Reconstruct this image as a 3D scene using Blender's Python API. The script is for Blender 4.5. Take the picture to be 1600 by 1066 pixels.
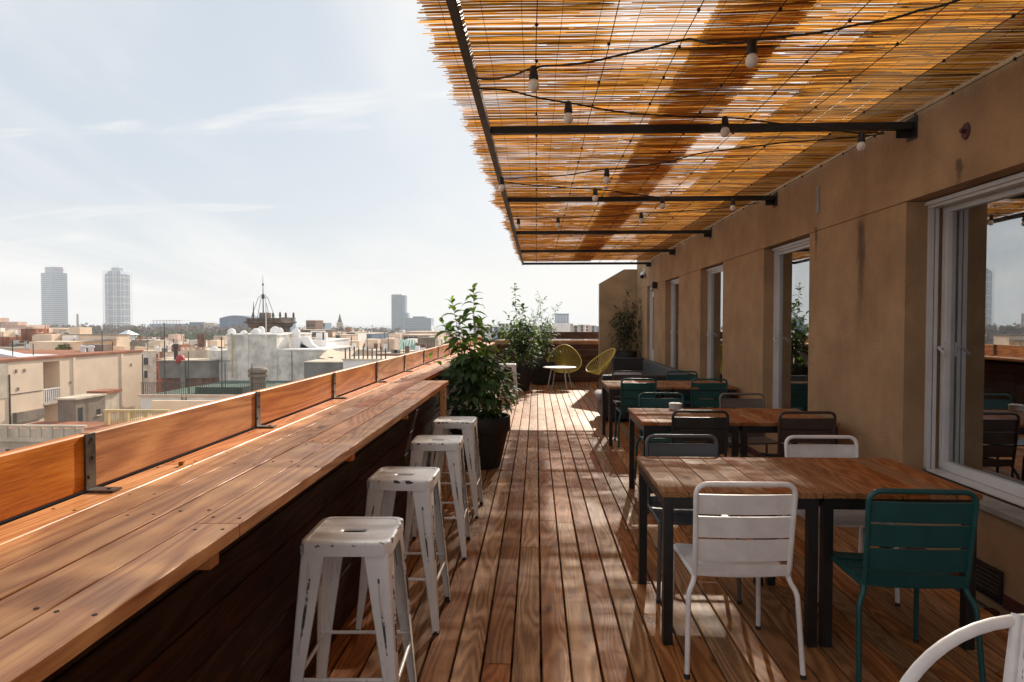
import bpy, math, random
import numpy as np
from mathutils import Vector, Matrix, noise as mnoise

for o in list(bpy.data.objects):
    bpy.data.objects.remove(o)
SC = bpy.context.scene
COL = SC.collection
random.seed(7)
R = math.radians

# ------------------------------------------------------------------ camera
CAM_H, FPX = 1.55, 1040.0
YAW, PITCH = math.atan(38 / FPX), math.atan(28 / FPX)
cam_data = bpy.data.cameras.new('camera')
cam = bpy.data.objects.new('camera', cam_data)
COL.objects.link(cam)
cam.location = (0, 0, CAM_H)
cam.rotation_euler = (math.pi / 2 - PITCH, 0, YAW)
cam_data.sensor_width = 36.0
cam_data.lens = FPX / 1600 * 36.0
cam_data.clip_start = 0.05
cam_data.clip_end = 80000
SC.camera = cam

# ------------------------------------------------------------------ world, sun, exposure
SUN_DIR = Vector((0.20, 1.0, 0.53)).normalized()          # towards the sun
SUN_EL = math.asin(SUN_DIR.z)
SUN_AZ = math.atan2(SUN_DIR.x, SUN_DIR.y)                 # clockwise from +Y
world = bpy.data.worlds.new('World')
SC.world = world
world.use_nodes = True
wn, wl = world.node_tree.nodes, world.node_tree.links
wn.clear()
w_out = wn.new('ShaderNodeOutputWorld')
w_bg = wn.new('ShaderNodeBackground')
w_bg.inputs['Strength'].default_value = 0.10
wl.new(w_bg.outputs[0], w_out.inputs[0])
sky = wn.new('ShaderNodeTexSky')
sky.sky_type = 'NISHITA'
sky.sun_disc = False
sky.sun_elevation = SUN_EL
sky.sun_rotation = SUN_AZ
sky.altitude = 30
sky.air_density = 1.0
sky.dust_density = 1.5
sky.ozone_density = 1.5
tc = wn.new('ShaderNodeTexCoord')
sep = wn.new('ShaderNodeSeparateXYZ'); wl.new(tc.outputs['Generated'], sep.inputs[0])
mz = wn.new('ShaderNodeMath'); mz.operation = 'MAXIMUM'; mz.inputs[1].default_value = 0.0
wl.new(sep.outputs[2], mz.inputs[0])
az = wn.new('ShaderNodeMath'); az.operation = 'ADD'; az.inputs[1].default_value = 0.16
wl.new(mz.outputs[0], az.inputs[0])
def wdiv(i):
    d = wn.new('ShaderNodeMath'); d.operation = 'DIVIDE'
    wl.new(sep.outputs[i], d.inputs[0]); wl.new(az.outputs[0], d.inputs[1]); return d
dx, dy = wdiv(0), wdiv(1)
cmb = wn.new('ShaderNodeCombineXYZ'); wl.new(dx.outputs[0], cmb.inputs[0]); wl.new(dy.outputs[0], cmb.inputs[1])
def wcloud(scale, sx, sy, rot, lo, hi, detail=6, off=(0, 0, 0)):
    m = wn.new('ShaderNodeMapping'); m.inputs['Scale'].default_value = (sx, sy, 1)
    m.inputs['Rotation'].default_value = (0, 0, rot); m.inputs['Location'].default_value = off
    wl.new(cmb.outputs[0], m.inputs[0])
    n = wn.new('ShaderNodeTexNoise'); n.inputs['Scale'].default_value = scale
    n.inputs['Detail'].default_value = detail; n.inputs['Roughness'].default_value = 0.55
    n.inputs['Distortion'].default_value = 0.5
    wl.new(m.outputs[0], n.inputs['Vector'])
    r = wn.new('ShaderNodeMapRange'); r.interpolation_type = 'SMOOTHSTEP'
    r.inputs['From Min'].default_value = lo; r.inputs['From Max'].default_value = hi
    wl.new(n.outputs[0], r.inputs['Value']); return r
c1 = wcloud(0.8, 1.0, 0.32, R(-52), 0.36, 0.64, 9, (1.3, 0.6, 0))
c2 = wcloud(1.9, 0.45, 1.3, R(6), 0.54, 0.72, 8, (3.1, 0.4, 0))
cadd = wn.new('ShaderNodeMath'); cadd.operation = 'MAXIMUM'
wl.new(c1.outputs[0], cadd.inputs[0]); 
c2m = wn.new('ShaderNodeMath'); c2m.operation = 'MULTIPLY'; c2m.inputs[1].default_value = 0.8
wl.new(c2.outputs[0], c2m.inputs[0]); wl.new(c2m.outputs[0], cadd.inputs[1])
veil = wn.new('ShaderNodeMix'); veil.data_type = 'RGBA'
veil.inputs[0].default_value = 0.86
veil.inputs[7].default_value = (4.75, 5.35, 5.95, 1)
wl.new(sky.outputs[0], veil.inputs[6])
cl = wn.new('ShaderNodeMix'); cl.data_type = 'RGBA'
cf = wn.new('ShaderNodeMath'); cf.operation = 'MULTIPLY'; cf.inputs[1].default_value = 0.95
wl.new(cadd.outputs[0], cf.inputs[0]); wl.new(cf.outputs[0], cl.inputs[0])
wl.new(veil.outputs[2], cl.inputs[6])
cl.inputs[7].default_value = (7.4, 7.4, 7.3, 1)
wl.new(cl.outputs[2], w_bg.inputs['Color'])

sun_data = bpy.data.lights.new('sun', 'SUN')
sun_data.energy = 5.0
sun_data.angle = R(0.53)
sun_data.color = (1.0, 0.90, 0.75)
sun = bpy.data.objects.new('sun', sun_data)
COL.objects.link(sun)
sun.location = (10, 60, 40)
sun.rotation_euler = (-SUN_DIR).to_track_quat('-Z', 'Y').to_euler()

SC.view_settings.view_transform = 'Standard'
SC.view_settings.look = 'None'
SC.view_settings.gamma = 1.0
SC.view_settings.exposure = 0.40
SC.view_settings.use_curve_mapping = False
SC.render.engine = 'CYCLES'
SC.cycles.use_denoising = True
SC.cycles.max_bounces = 8
SC.cycles.diffuse_bounces = 4
SC.cycles.transparent_max_bounces = 16
SC.cycles.volume_bounces = 1
SC.cycles.sample_clamp_indirect = 6.0

_rot = cam.rotation_euler.to_matrix()
def W(px, py, Y=None, Z=None, X=None):
    """a point of the place, measured along a line of sight at a known distance / height / wall"""
    d = _rot @ Vector(((px - 800) / FPX, -(py - 533) / FPX, -1.0))
    if Y is not None: t = Y / d.y
    elif Z is not None: t = (Z - CAM_H) / d.z
    else: t = X / d.x
    return Vector((0, 0, CAM_H)) + d * t

# ------------------------------------------------------------------ scene helpers
def thing(name, label, cat, loc=(0, 0, 0), rz=0.0, group=None, kind=None):
    o = bpy.data.objects.new(name, None)
    o.empty_display_size = 0.2
    COL.objects.link(o)
    o.location = loc
    o.rotation_euler = (0, 0, rz)
    tag(o, label, cat, group, kind)
    return o

def tag(o, label=None, cat=None, group=None, kind=None):
    if label: o['label'] = label
    if cat: o['category'] = cat
    if group: o['group'] = group
    if kind: o['kind'] = kind
    return o

def link(name, mesh, parent=None, loc=(0, 0, 0), rot=(0, 0, 0), scale=(1, 1, 1)):
    o = bpy.data.objects.new(name, mesh)
    COL.objects.link(o)
    o.parent = parent
    o.location = loc
    o.rotation_euler = rot
    o.scale = scale
    return o

def copy_tree(o, parent=None):
    c = o.copy()
    COL.objects.link(c)
    c.parent = parent
    for ch in list(o.children):
        copy_tree(ch, c)
    return c

class MB:
    def __init__(self, off=(0, 0, 0)):
        self.v, self.f, self.off = [], [], Vector(off)
    def add(self, vs, fs):
        b = len(self.v)
        self.v += [tuple(v) for v in vs]
        self.f += [tuple(i + b for i in f) for f in fs]
        return self
    def box(self, x0, x1, y0, y1, z0, z1, M=None):
        vs = [Vector((x, y, z)) for z in (z0, z1) for y in (y0, y1) for x in (x0, x1)]
        if M is not None: vs = [M @ v for v in vs]
        return self.add(vs, [(0, 2, 3, 1), (4, 5, 7, 6), (0, 1, 5, 4), (2, 6, 7, 3), (0, 4, 6, 2), (1, 3, 7, 5)])
    def loft(self, rings, cap=True, closed=False):
        n = len(rings[0]); vs = [p for r in rings for p in r]; fs = []
        m = len(rings)
        for i in range(m if closed else m - 1):
            a, b = i * n, ((i + 1) % m) * n
            for k in range(n):
                fs.append((a + k, a + (k + 1) % n, b + (k + 1) % n, b + k))
        if cap and not closed:
            fs.append(tuple(range(n - 1, -1, -1)))
            fs.append(tuple(range((m - 1) * n, m * n)))
        return self.add(vs, fs)
    def tube(self, pts, r, n=8, closed=False, cap=True):
        pts = [Vector(p) for p in pts]
        m = len(pts)
        rad = r if isinstance(r, (list, tuple)) else [r] * m
        tans = []
        for i in range(m):
            if closed: t = pts[(i + 1) % m] - pts[i - 1]
            else: t = pts[min(i + 1, m - 1)] - pts[max(i - 1, 0)]
            tans.append(t.normalized() if t.length > 1e-9 else Vector((0, 0, 1)))
        up = Vector((0, 0, 1)) if abs(tans[0].z) < 0.9 else Vector((1, 0, 0))
        u = tans[0].cross(up).normalized()
        rings = []
        for i in range(m):
            t = tans[i]
            u = (u - t * u.dot(t))
            u = u.normalized() if u.length > 1e-6 else t.orthogonal().normalized()
            w = t.cross(u)
            rings.append([pts[i] + (u * math.cos(2 * math.pi * k / n) + w * math.sin(2 * math.pi * k / n)) * rad[i] for k in range(n)])
        return self.loft(rings, cap, closed)
    def lathe(self, prof, n=24, c=(0, 0, 0), cap=True):
        c = Vector(c)
        return self.loft([[c + Vector((r * math.cos(2 * math.pi * k / n), r * math.sin(2 * math.pi * k / n), z)) for k in range(n)] for r, z in prof], cap)
    def mesh(self, name, mat, smooth=None):
        me = bpy.data.meshes.new(name)
        o = self.off
        me.from_pydata([(x - o.x, y - o.y, z - o.z) for x, y, z in self.v], [], self.f)
        if mat: me.materials.append(mat)
        if smooth is not None:
            me.shade_smooth()
            me.set_sharp_from_angle(angle=R(smooth))
        me.update()
        return me
    def build(self, name, mat, parent=None, smooth=None, loc=(0, 0, 0)):
        return link(name, self.mesh(name, mat, smooth), parent, loc)

def fillet(pts, r, n=5):
    """round the corners of a polyline"""
    pts = [Vector(p) for p in pts]
    out = [pts[0]]
    for i in range(1, len(pts) - 1):
        a, b, c = pts[i - 1], pts[i], pts[i + 1]
        da, dc = (a - b), (c - b)
        q = min(r, da.length * 0.49, dc.length * 0.49)
        p0, p1 = b + da.normalized() * q, b + dc.normalized() * q
        for k in range(n + 1):
            t = k / n
            out.append((1 - t) ** 2 * p0 + 2 * t * (1 - t) * b + t * t * p1)
    out.append(pts[-1])
    return out

def smooth_path(pts, sub=6):
    pts = [Vector(p) for p in pts]
    out = []
    for i in range(len(pts) - 1):
        p0, p1, p2, p3 = pts[max(i - 1, 0)], pts[i], pts[i + 1], pts[min(i + 2, len(pts) - 1)]
        for k in range(sub):
            t = k / sub
            out.append(0.5 * ((2 * p1) + (p2 - p0) * t + (2 * p0 - 5 * p1 + 4 * p2 - p3) * t * t + (3 * p1 - p0 - 3 * p2 + p3) * t ** 3))
    out.append(pts[-1])
    return out

_plank_cache = {}
def plank_mesh(w, l, t, mat, c=0.003):
    """a chamfered board, length along local Y, centred on its origin"""
    key = (round(w, 4), round(l, 3), round(t, 4), mat.name, c)
    if key in _plank_cache: return _plank_cache[key]
    a, b = w / 2, t / 2
    def ring(y, s):
        return [Vector(p) for p in ((-a + s, y, -b + s + c), (-a + s + c, y, -b + s), (a - s - c, y, -b + s), (a - s, y, -b + s + c),
                                    (a - s, y, b - s - c), (a - s - c, y, b - s), (-a + s + c, y, b - s), (-a + s, y, b - s - c))]
    m = MB().loft([ring(-l / 2, c * 0.5), ring(-l / 2 + c, 0), ring(l / 2 - c, 0), ring(l / 2, c * 0.5)])
    _plank_cache[key] = m.mesh('plank', mat)
    return _plank_cache[key]

# ------------------------------------------------------------------ materials
MATS = {}
class NT:
    def __init__(self, name):
        self.m = bpy.data.materials.new(name); self.m.use_nodes = True
        self.n, self.l = self.m.node_tree.nodes, self.m.node_tree.links
        self.b = self.n['Principled BSDF']; self.out = self.n['Material Output']
    def node(self, t, **kw):
        x = self.n.new(t)
        for k, v in kw.items():
            if k.startswith('i_'): x.inputs[k[2:].replace('_', ' ')].default_value = v
            else: setattr(x, k, v)
        return x
    def math(self, op, a, b=None, clamp=False):
        x = self.n.new('ShaderNodeMath'); x.operation = op; x.use_clamp = clamp
        for i, q in enumerate((a, b)):
            if q is None: continue
            if isinstance(q, (int, float)): x.inputs[i].default_value = q
            else: self.l.new(q, x.inputs[i])
        return x.outputs[0]
    def mix(self, f, a, b, bt='MIX'):
        x = self.n.new('ShaderNodeMix'); x.data_type = 'RGBA'; x.blend_type = bt
        for i, q in ((0, f), (6, a), (7, b)):
            if isinstance(q, (int, float)): x.inputs[i].default_value = q
            elif isinstance(q, tuple): x.inputs[i].default_value = (*q[:3], 1)
            else: self.l.new(q, x.inputs[i])
        return x.outputs[2]
    def noise(self, vec, scale, detail=4, rough=0.5, dist=0.0):
        x = self.node('ShaderNodeTexNoise'); x.inputs['Scale'].default_value = scale
        x.inputs['Detail'].default_value = detail; x.inputs['Roughness'].default_value = rough; x.inputs['Distortion'].default_value = dist
        if vec is not None: self.l.new(vec, x.inputs['Vector'])
        return x.outputs[0]
    def mapping(self, vec, scale=(1, 1, 1), rot=(0, 0, 0), loc=(0, 0, 0)):
        x = self.node('ShaderNodeMapping'); x.inputs['Scale'].default_value = scale; x.inputs['Rotation'].default_value = rot
        x.inputs['Location'].default_value = loc
        self.l.new(vec, x.inputs[0]); return x.outputs[0]
    def range(self, v, a, b, c=0.0, d=1.0, smooth=True):
        x = self.node('ShaderNodeMapRange'); x.interpolation_type = 'SMOOTHSTEP' if smooth else 'LINEAR'
        for i, q in enumerate((a, b, c, d)): x.inputs[i + 1].default_value = q
        self.l.new(v, x.inputs[0]); return x.outputs[0]
    def coord(self, kind='Object'):
        return self.node('ShaderNodeTexCoord').outputs[kind]
    def rand(self):
        return self.node('ShaderNodeObjectInfo').outputs['Random']
    def bump(self, h, strength=0.3, dist=0.005):
        x = self.node('ShaderNodeBump'); x.inputs['Strength'].default_value = strength; x.inputs['Distance'].default_value = dist
        self.l.new(h, x.inputs['Height']); self.l.new(x.outputs[0], self.b.inputs['Normal'])
    def set(self, col=None, rough=None, **kw):
        if col is not None:
            if isinstance(col, tuple): self.b.inputs['Base Color'].default_value = (*col[:3], 1)
            else: self.l.new(col, self.b.inputs['Base Color'])
        if rough is not None:
            if isinstance(rough, (int, float)): self.b.inputs['Roughness'].default_value = rough
            else: self.l.new(rough, self.b.inputs['Roughness'])
        for k, v in kw.items(): self.b.inputs[k].default_value = v
        return self.m

def plain(name, col, rough=0.5, var=0.12, scale=8.0, bump=0.0, metal=0.0, spec=None, objvar=0.0):
    """a coloured surface with slight unevenness in tone, gloss and relief"""
    t = NT(name)
    c = t.coord()
    n = t.noise(c, scale, 5, 0.6)
    f = t.range(n, 0.3, 0.7, 1 - var, 1 + var)
    g = t.node('ShaderNodeMix'); g.data_type = 'RGBA'; g.blend_type = 'MULTIPLY'; g.inputs[0].default_value = 1
    g.inputs[6].default_value = (*col, 1)
    t.l.new(f, g.inputs[7])
    out = g.outputs[2]
    if objvar:
        rv = t.range(t.rand(), 0, 1, 1 - objvar, 1 + objvar, False)
        out = t.mix(1.0, out, rv, 'MULTIPLY')
    t.set(out, t.range(n, 0.2, 0.8, max(rough - 0.07, 0.02), min(rough + 0.08, 1)), Metallic=metal)
    if spec is not None: t.b.inputs['Specular IOR Level'].default_value = spec
    if bump: t.bump(t.noise(c, scale * 6, 4, 0.6), bump, 0.004)
    MATS[name] = t.m
    return t.m

def wood(name, dark, mid, light, rough=0.45, gray=0.0, ring=30.0, tint=0.28, spec=0.5, bump=0.25, gcol=(0.30, 0.25, 0.22), huev=0.010):
    """planed board: growth rings, fibres, knots, weathering; every board differs"""
    t = NT(name)
    r = t.rand()
    off = t.node('ShaderNodeCombineXYZ')
    for i, k in enumerate((13.7, 91.3, 37.1)): t.l.new(t.math('MULTIPLY', r, k), off.inputs[i])
    add = t.node('ShaderNodeVectorMath'); add.operation = 'ADD'
    t.l.new(t.coord(), add.inputs[0]); t.l.new(off.outputs[0], add.inputs[1])
    p = add.outputs[0]
    low = t.noise(t.mapping(p, (1, 0.10, 1)), 5.0, 2, 0.4, 0.4)
    rings = t.math('SINE', t.math('MULTIPLY', low, ring * 4.5))
    rings = t.range(rings, -1, 1, 0, 1, False)
    fib = t.noise(t.mapping(p, (1, 0.045, 1)), 190.0, 5, 0.7)
    vor = t.node('ShaderNodeTexVoronoi'); vor.inputs['Scale'].default_value = 3.4
    t.l.new(t.mapping(p, (1.0, 0.42, 1.0)), vor.inputs['Vector'])
    knot = t.range(vor.outputs['Distance'], 0.035, 0.10, 1.0, 0.0)
    g = t.math('ADD', t.math('MULTIPLY', rings, 0.27), t.math('MULTIPLY', fib, 0.78))
    ramp = t.node('ShaderNodeValToRGB')
    e = ramp.color_ramp.elements
    e[0].position, e[0].color = 0.24, (*dark, 1)
    e[1].position, e[1].color = 0.78, (*light, 1)
    x = e.new(0.5); x.color = (*mid, 1)
    t.l.new(g, ramp.inputs[0])
    col = ramp.outputs[0]
    hs = t.node('ShaderNodeHueSaturation')
    t.l.new(col, hs.inputs['Color'])
    t.l.new(t.range(r, 0, 1, 1 - tint, 1 + tint, False), hs.inputs['Value'])
    wn_ = t.node('ShaderNodeTexWhiteNoise'); wn_.noise_dimensions = '1D'
    t.l.new(r, wn_.inputs['W'])
    t.l.new(t.range(wn_.outputs['Value'], 0, 1, 0.4985 - huev, 0.4985 + huev, False), hs.inputs['Hue'])
    t.l.new(t.range(wn_.outputs['Value'], 0, 1, 1.12, 0.86, False), hs.inputs['Saturation'])
    col = hs.outputs[0]
    blot = t.noise(t.mapping(p, (1, 0.35, 1)), 3.5, 5, 0.6)
    col = t.mix(t.range(blot, 0.42, 0.72, 0, 0.45), col, t.mix(1.0, col, (0.52, 0.45, 0.42), 'MULTIPLY'))
    col = t.mix(t.math('MULTIPLY', knot, 0.75), col, (dark[0] * 0.35, dark[1] * 0.3, dark[2] * 0.3))
    if gray:
        gm = t.range(t.noise(t.mapping(p, (1, 0.16, 1)), 6.0, 5, 0.6), 0.45, 0.68, 0, gray)
        col = t.mix(gm, col, gcol)
    t.set(col, t.range(t.math('ADD', t.math('MULTIPLY', blot, 0.6), t.math('MULTIPLY', fib, 0.4)), 0.3, 0.7, rough - 0.10, rough + 0.14))
    t.b.inputs['Specular IOR Level'].default_value = spec
    t.bump(t.math('ADD', t.math('MULTIPLY', rings, 0.4), fib), bump, 0.0025)
    MATS[name] = t.m
    return t.m

M_DECK = wood('deck_larch', (0.130, 0.045, 0.012), (0.315, 0.128, 0.039), (0.52, 0.250, 0.092), 0.58, 0.15, 26, 0.24, 0.20, gcol=(0.36, 0.20, 0.10))
M_BAR = wood('bar_pine', (0.30, 0.092, 0.022), (0.58, 0.225, 0.062), (0.76, 0.37, 0.125), 0.44, 0.20, 22, 0.13, 0.32, gcol=(0.42, 0.165, 0.065))
M_BACKBOARD = wood('varnished_board', (0.33, 0.110, 0.028), (0.56, 0.225, 0.062), (0.76, 0.37, 0.125), 0.5, 0.0, 14, 0.05, 0.3, 0.2, huev=0.004)
M_TABLE = wood('table_pine', (0.15, 0.055, 0.017), (0.29, 0.122, 0.042), (0.43, 0.205, 0.085), 0.6, 0.0, 30, 0.13, 0.12, 0.25)
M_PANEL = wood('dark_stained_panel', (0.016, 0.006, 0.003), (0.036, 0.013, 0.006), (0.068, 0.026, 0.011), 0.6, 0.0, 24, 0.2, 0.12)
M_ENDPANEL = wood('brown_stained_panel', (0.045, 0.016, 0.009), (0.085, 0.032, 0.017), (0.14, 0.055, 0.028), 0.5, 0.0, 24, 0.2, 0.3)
M_BLACK = plain('black_steel', (0.012, 0.012, 0.013), 0.42, 0.2, 14, 0.05)
M_BRACKET = plain('dull_steel', (0.10, 0.09, 0.08), 0.38, 0.25, 20, 0.1, 0.7)
M_ALU = plain('white_aluminium', (0.60, 0.59, 0.59), 0.35, 0.06, 5)
M_RUBBER = plain('rubber', (0.02, 0.02, 0.02), 0.8, 0.1, 20)
M_POT = plain('black_plastic_pot', (0.016, 0.015, 0.015), 0.55, 0.25, 6, 0.1)
M_SOIL = plain('potting_soil', (0.03, 0.02, 0.014), 0.95, 0.5, 40, 0.9)
M_CABLE = plain('black_cable', (0.010, 0.010, 0.011), 0.5, 0.1, 20)
M_BULB = plain('frosted_bulb', (0.80, 0.77, 0.70), 0.25, 0.03, 8)
M_CERAMIC = plain('grey_ceramic', (0.55, 0.53, 0.51), 0.4, 0.1, 12)
def paint(name, col, rough=0.4, var=0.08):
    t = NT(name)
    c = t.coord()
    n = t.noise(c, 9, 5, 0.6)
    col2 = t.mix(t.range(n, 0.35, 0.7, 0, 1), tuple(x * (1 - var) for x in col), tuple(min(1, x * (1 + var)) for x in col))
    scr = t.range(t.noise(t.mapping(c, (1, 1, 3)), 60, 4, 0.7), 0.70, 0.76, 0, 0.6)
    col2 = t.mix(scr, col2, tuple(x * 0.5 + 0.03 for x in col))
    t.set(col2, t.range(n, 0.2, 0.8, rough - 0.08, rough + 0.1))
    t.bump(t.noise(c, 220, 2, 0.5), 0.08, 0.001)
    MATS[name] = t.m
    return t.m
P_WHITE = paint('paint_white', (0.80, 0.78, 0.77))
P_TEAL = paint('paint_teal', (0.005, 0.070, 0.074))
P_DTEAL = paint('paint_dark_teal', (0.010, 0.085, 0.080))
P_GREY = paint('paint_slate', (0.085, 0.09, 0.10))
P_CHAR = paint('paint_charcoal', (0.030, 0.028, 0.028))
P_BROWN = paint('paint_brown', (0.060, 0.040, 0.035))
P_TAUPE = paint('paint_taupe', (0.17, 0.14, 0.125))

def worn_paint(rim=False):
    """old white paint: chipped to dark steel along the folds"""
    t = NT('chipped_white_paint' + ('_seat' if rim else ''))
    c = t.coord()
    r = t.rand()
    add = t.node('ShaderNodeVectorMath'); add.operation = 'ADD'
    cm = t.node('ShaderNodeCombineXYZ')
    for i in range(3): t.l.new(t.math('MULTIPLY', r, 17.0 + 9 * i), cm.inputs[i])
    t.l.new(c, add.inputs[0]); t.l.new(cm.outputs[0], add.inputs[1])
    p = add.outputs[0]
    bv = t.node('ShaderNodeBevel'); bv.samples = 4; bv.inputs['Radius'].default_value = 0.007
    geo = t.node('ShaderNodeNewGeometry')
    dt = t.node('ShaderNodeVectorMath'); dt.operation = 'DOT_PRODUCT'
    t.l.new(bv.outputs[0], dt.inputs[0]); t.l.new(geo.outputs['Normal'], dt.inputs[1])
    edge = t.range(dt.outputs['Value'], 0.75, 0.999, 1.0, 0.0)
    n1 = t.noise(p, 26, 6, 0.65)
    if rim:                                            # the pressed rim of the seat is where the paint has gone
        s3 = t.node('ShaderNodeSeparateXYZ'); t.l.new(c, s3.inputs[0])
        far = t.math('MAXIMUM', t.math('ABSOLUTE', s3.outputs[0]), t.math('ABSOLUTE', s3.outputs[1]))
        edge = t.math('MULTIPLY', t.range(far, 0.150, 0.163, 0, 0.54), t.range(s3.outputs[2], 0.735, 0.752, 0, 1))
    chips = t.range(t.math('ADD', t.math('MULTIPLY', edge, 0.34), n1), 0.72, 0.75, 0, 1)
    n2 = t.noise(p, 4, 4, 0.6)
    base = t.mix(t.range(n2, 0.3, 0.7, 0, 1), (0.78, 0.775, 0.77), (0.90, 0.895, 0.89))
    stk = t.range(t.noise(t.mapping(p, (8, 8, 0.7)), 7, 4, 0.6), 0.56, 0.72, 0, 0.28)
    base = t.mix(stk, base, (0.33, 0.30, 0.28))
    col = t.mix(chips, base, (0.035, 0.045, 0.05))
    t.set(col, t.math('ADD', t.math('MULTIPLY', chips, 0.2), t.range(n1, 0.3, 0.7, 0.30, 0.46)))
    t.bump(t.math('SUBTRACT', t.math('MULTIPLY', n1, 0.15), chips), 0.35, 0.0012)
    return t.m
M_STOOL = worn_paint()
M_SEAT = worn_paint(True)

def stucco(name, col, grain=90.0, stain=0.25, streak=0.3, big=1.2, bump=0.5, rough=0.9, bd=0.006, sc=1.0):
    t = NT(name)
    c = t.coord()
    n = t.noise(c, big, 6, 0.6)
    col2 = t.mix(t.range(n, 0.3, 0.7, 0, 1), tuple(x * (1 - stain) for x in col), tuple(min(1, x * (1 + stain * 0.5)) for x in col))
    s = t.range(t.noise(t.mapping(c, (1.0 * sc, 1.0 * sc, 0.10 * sc)), 2.2, 5, 0.65), 0.54, 0.78, 0, streak)
    col2 = t.mix(s, col2, tuple(x * 0.45 for x in col))
    t.set(col2, rough)
    t.b.inputs['Specular IOR Level'].default_value = 0.25
    h = t.math('ADD', t.noise(c, grain, 4, 0.6), t.math('MULTIPLY', t.noise(c, grain * 0.12, 3, 0.5), 1.5))
    t.bump(h, bump, bd)
    MATS[name] = t.m
    return t.m
M_WALL = stucco('ochre_render', (0.39, 0.247, 0.134), 60, 0.22, 0.34, 1.8, 0.9, 0.9, 0.009)
M_DARKROOM = plain('unlit_room', (0.035, 0.032, 0.03), 0.8)  # interior darkness put into the surface colour, so the panes look dark
M_SKIRT = plain('red_skirting', (0.09, 0.025, 0.02), 0.6, 0.3, 6)
M_SILL = plain('stone_sill', (0.26, 0.24, 0.22), 0.7, 0.2, 8, 0.2)

def glass_mat():
    t = NT('window_glass')
    fr = t.node('ShaderNodeFresnel'); fr.inputs['IOR'].default_value = 3.0
    gl = t.node('ShaderNodeBsdfGlossy'); gl.inputs['Roughness'].default_value = 0.01
    gl.inputs['Color'].default_value = (0.92, 0.95, 0.97, 1)
    tr = t.node('ShaderNodeBsdfTransparent'); tr.inputs['Color'].default_value = (0.62, 0.64, 0.62, 1)
    mx = t.node('ShaderNodeMixShader')
    dirt = t.range(t.noise(t.coord(), 3, 5, 0.6), 0.3, 0.7, 0.30, 0.36)      # solar-control coating
    t.l.new(t.math('ADD', t.math('MULTIPLY', fr.outputs[0], 0.65), dirt), mx.inputs[0])
    t.l.new(tr.outputs[0], mx.inputs[1]); t.l.new(gl.outputs[0], mx.inputs[2])
    t.l.new(mx.outputs[0], t.out.inputs['Surface'])
    return t.m
M_GLASS = glass_mat()

def translucent(name, colr, trans, rough=0.6, var=None, tr=0.5, by_object=False):
    t = NT(name)
    geo = t.node('ShaderNodeNewGeometry')
    ri = t.rand() if by_object else geo.outputs['Random Per Island']
    a, b = var if var else (0.6, 1.3)
    f = t.range(ri, 0, 1, a, b, False)
    c1 = t.mix(1.0, colr, f, 'MULTIPLY'); c2 = t.mix(1.0, trans, f, 'MULTIPLY')
    t.set(c1, rough)
    t.b.inputs['Specular IOR Level'].default_value = 0.22
    td = t.node('ShaderNodeBsdfTranslucent'); t.l.new(c2, td.inputs['Color'])
    mx = t.node('ShaderNodeMixShader'); mx.inputs[0].default_value = tr
    t.l.new(t.b.outputs[0], mx.inputs[1]); t.l.new(td.outputs[0], mx.inputs[2])
    t.l.new(mx.outputs[0], t.out.inputs['Surface'])
    return t.m
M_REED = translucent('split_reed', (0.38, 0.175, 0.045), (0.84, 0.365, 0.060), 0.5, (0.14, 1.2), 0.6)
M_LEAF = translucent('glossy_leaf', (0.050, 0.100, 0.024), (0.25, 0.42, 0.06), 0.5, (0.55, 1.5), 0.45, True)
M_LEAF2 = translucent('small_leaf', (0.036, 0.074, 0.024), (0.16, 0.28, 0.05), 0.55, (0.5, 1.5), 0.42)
M_LEAF3 = translucent('shade_darkened_leaf', (0.018, 0.036, 0.014), (0.06, 0.10, 0.02), 0.55, (0.5, 1.5), 0.3)  # shade at the end wall is put into this darker leaf colour
M_STEM = plain('green_stem', (0.075, 0.06, 0.03), 0.7, 0.3, 20)
# ================================================================== THE TERRACE
XW = 2.55            # face of the building wall
ZA = 2.94            # reed shade
BAR_Z = 1.05
X_BOARD, X_BAR, X_NARROW, Y_NOTCH = -1.335, -0.745, -1.03, 5.75
Y_END = 17.45

# ------------------------------------------------------------------ deck
deck = thing('deck', 'reddish brown timber deck running the length of the roof terrace', None, kind='structure')
del_pitch = 0.134
bw, bt = 0.124, 0.028
x = 0.024 + del_pitch / 2
k0 = math.floor((-1.02 - x) / del_pitch)
joint_screws = MB()
rng = random.Random(3)
for k in range(k0, 40):
    xc = x + k * del_pitch
    if xc + bw / 2 > XW - 0.02: break
    y = -0.9 - rng.random() * 2.5
    while y < Y_END:
        L = rng.choice((3.0, 3.6, 4.2))
        y1 = min(y + L, Y_END)
        if y1 > 0.2 and y1 - y > 0.05:
            o = link('plank', plank_mesh(bw, round(y1 - y - 0.004, 3), bt, M_DECK), deck, (xc + rng.uniform(-.001, .001), (y + y1) / 2, -bt / 2 + rng.uniform(-.0012, .0012)))
        y = y1
    for q in range(2, 30):
        yq = q * 0.6 + 0.13
        for s in (-0.04, 0.04):
            joint_screws.lathe([(0.0038, 0.0004), (0.0034, 0.0018)], 6, (xc + s + rng.uniform(-.004, .004), yq + rng.uniform(-.006, .006), 0))
tag(joint_screws.build('screw', M_BRACKET, deck), kind='stuff')
joists = MB()
for q in range(0, 31):
    joists.box(-1.0, XW - 0.01, q * 0.6 + 0.10, q * 0.6 + 0.155, -0.075, -0.032)
tag(joists.build('joist', M_PANEL, deck), kind='stuff')

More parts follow.
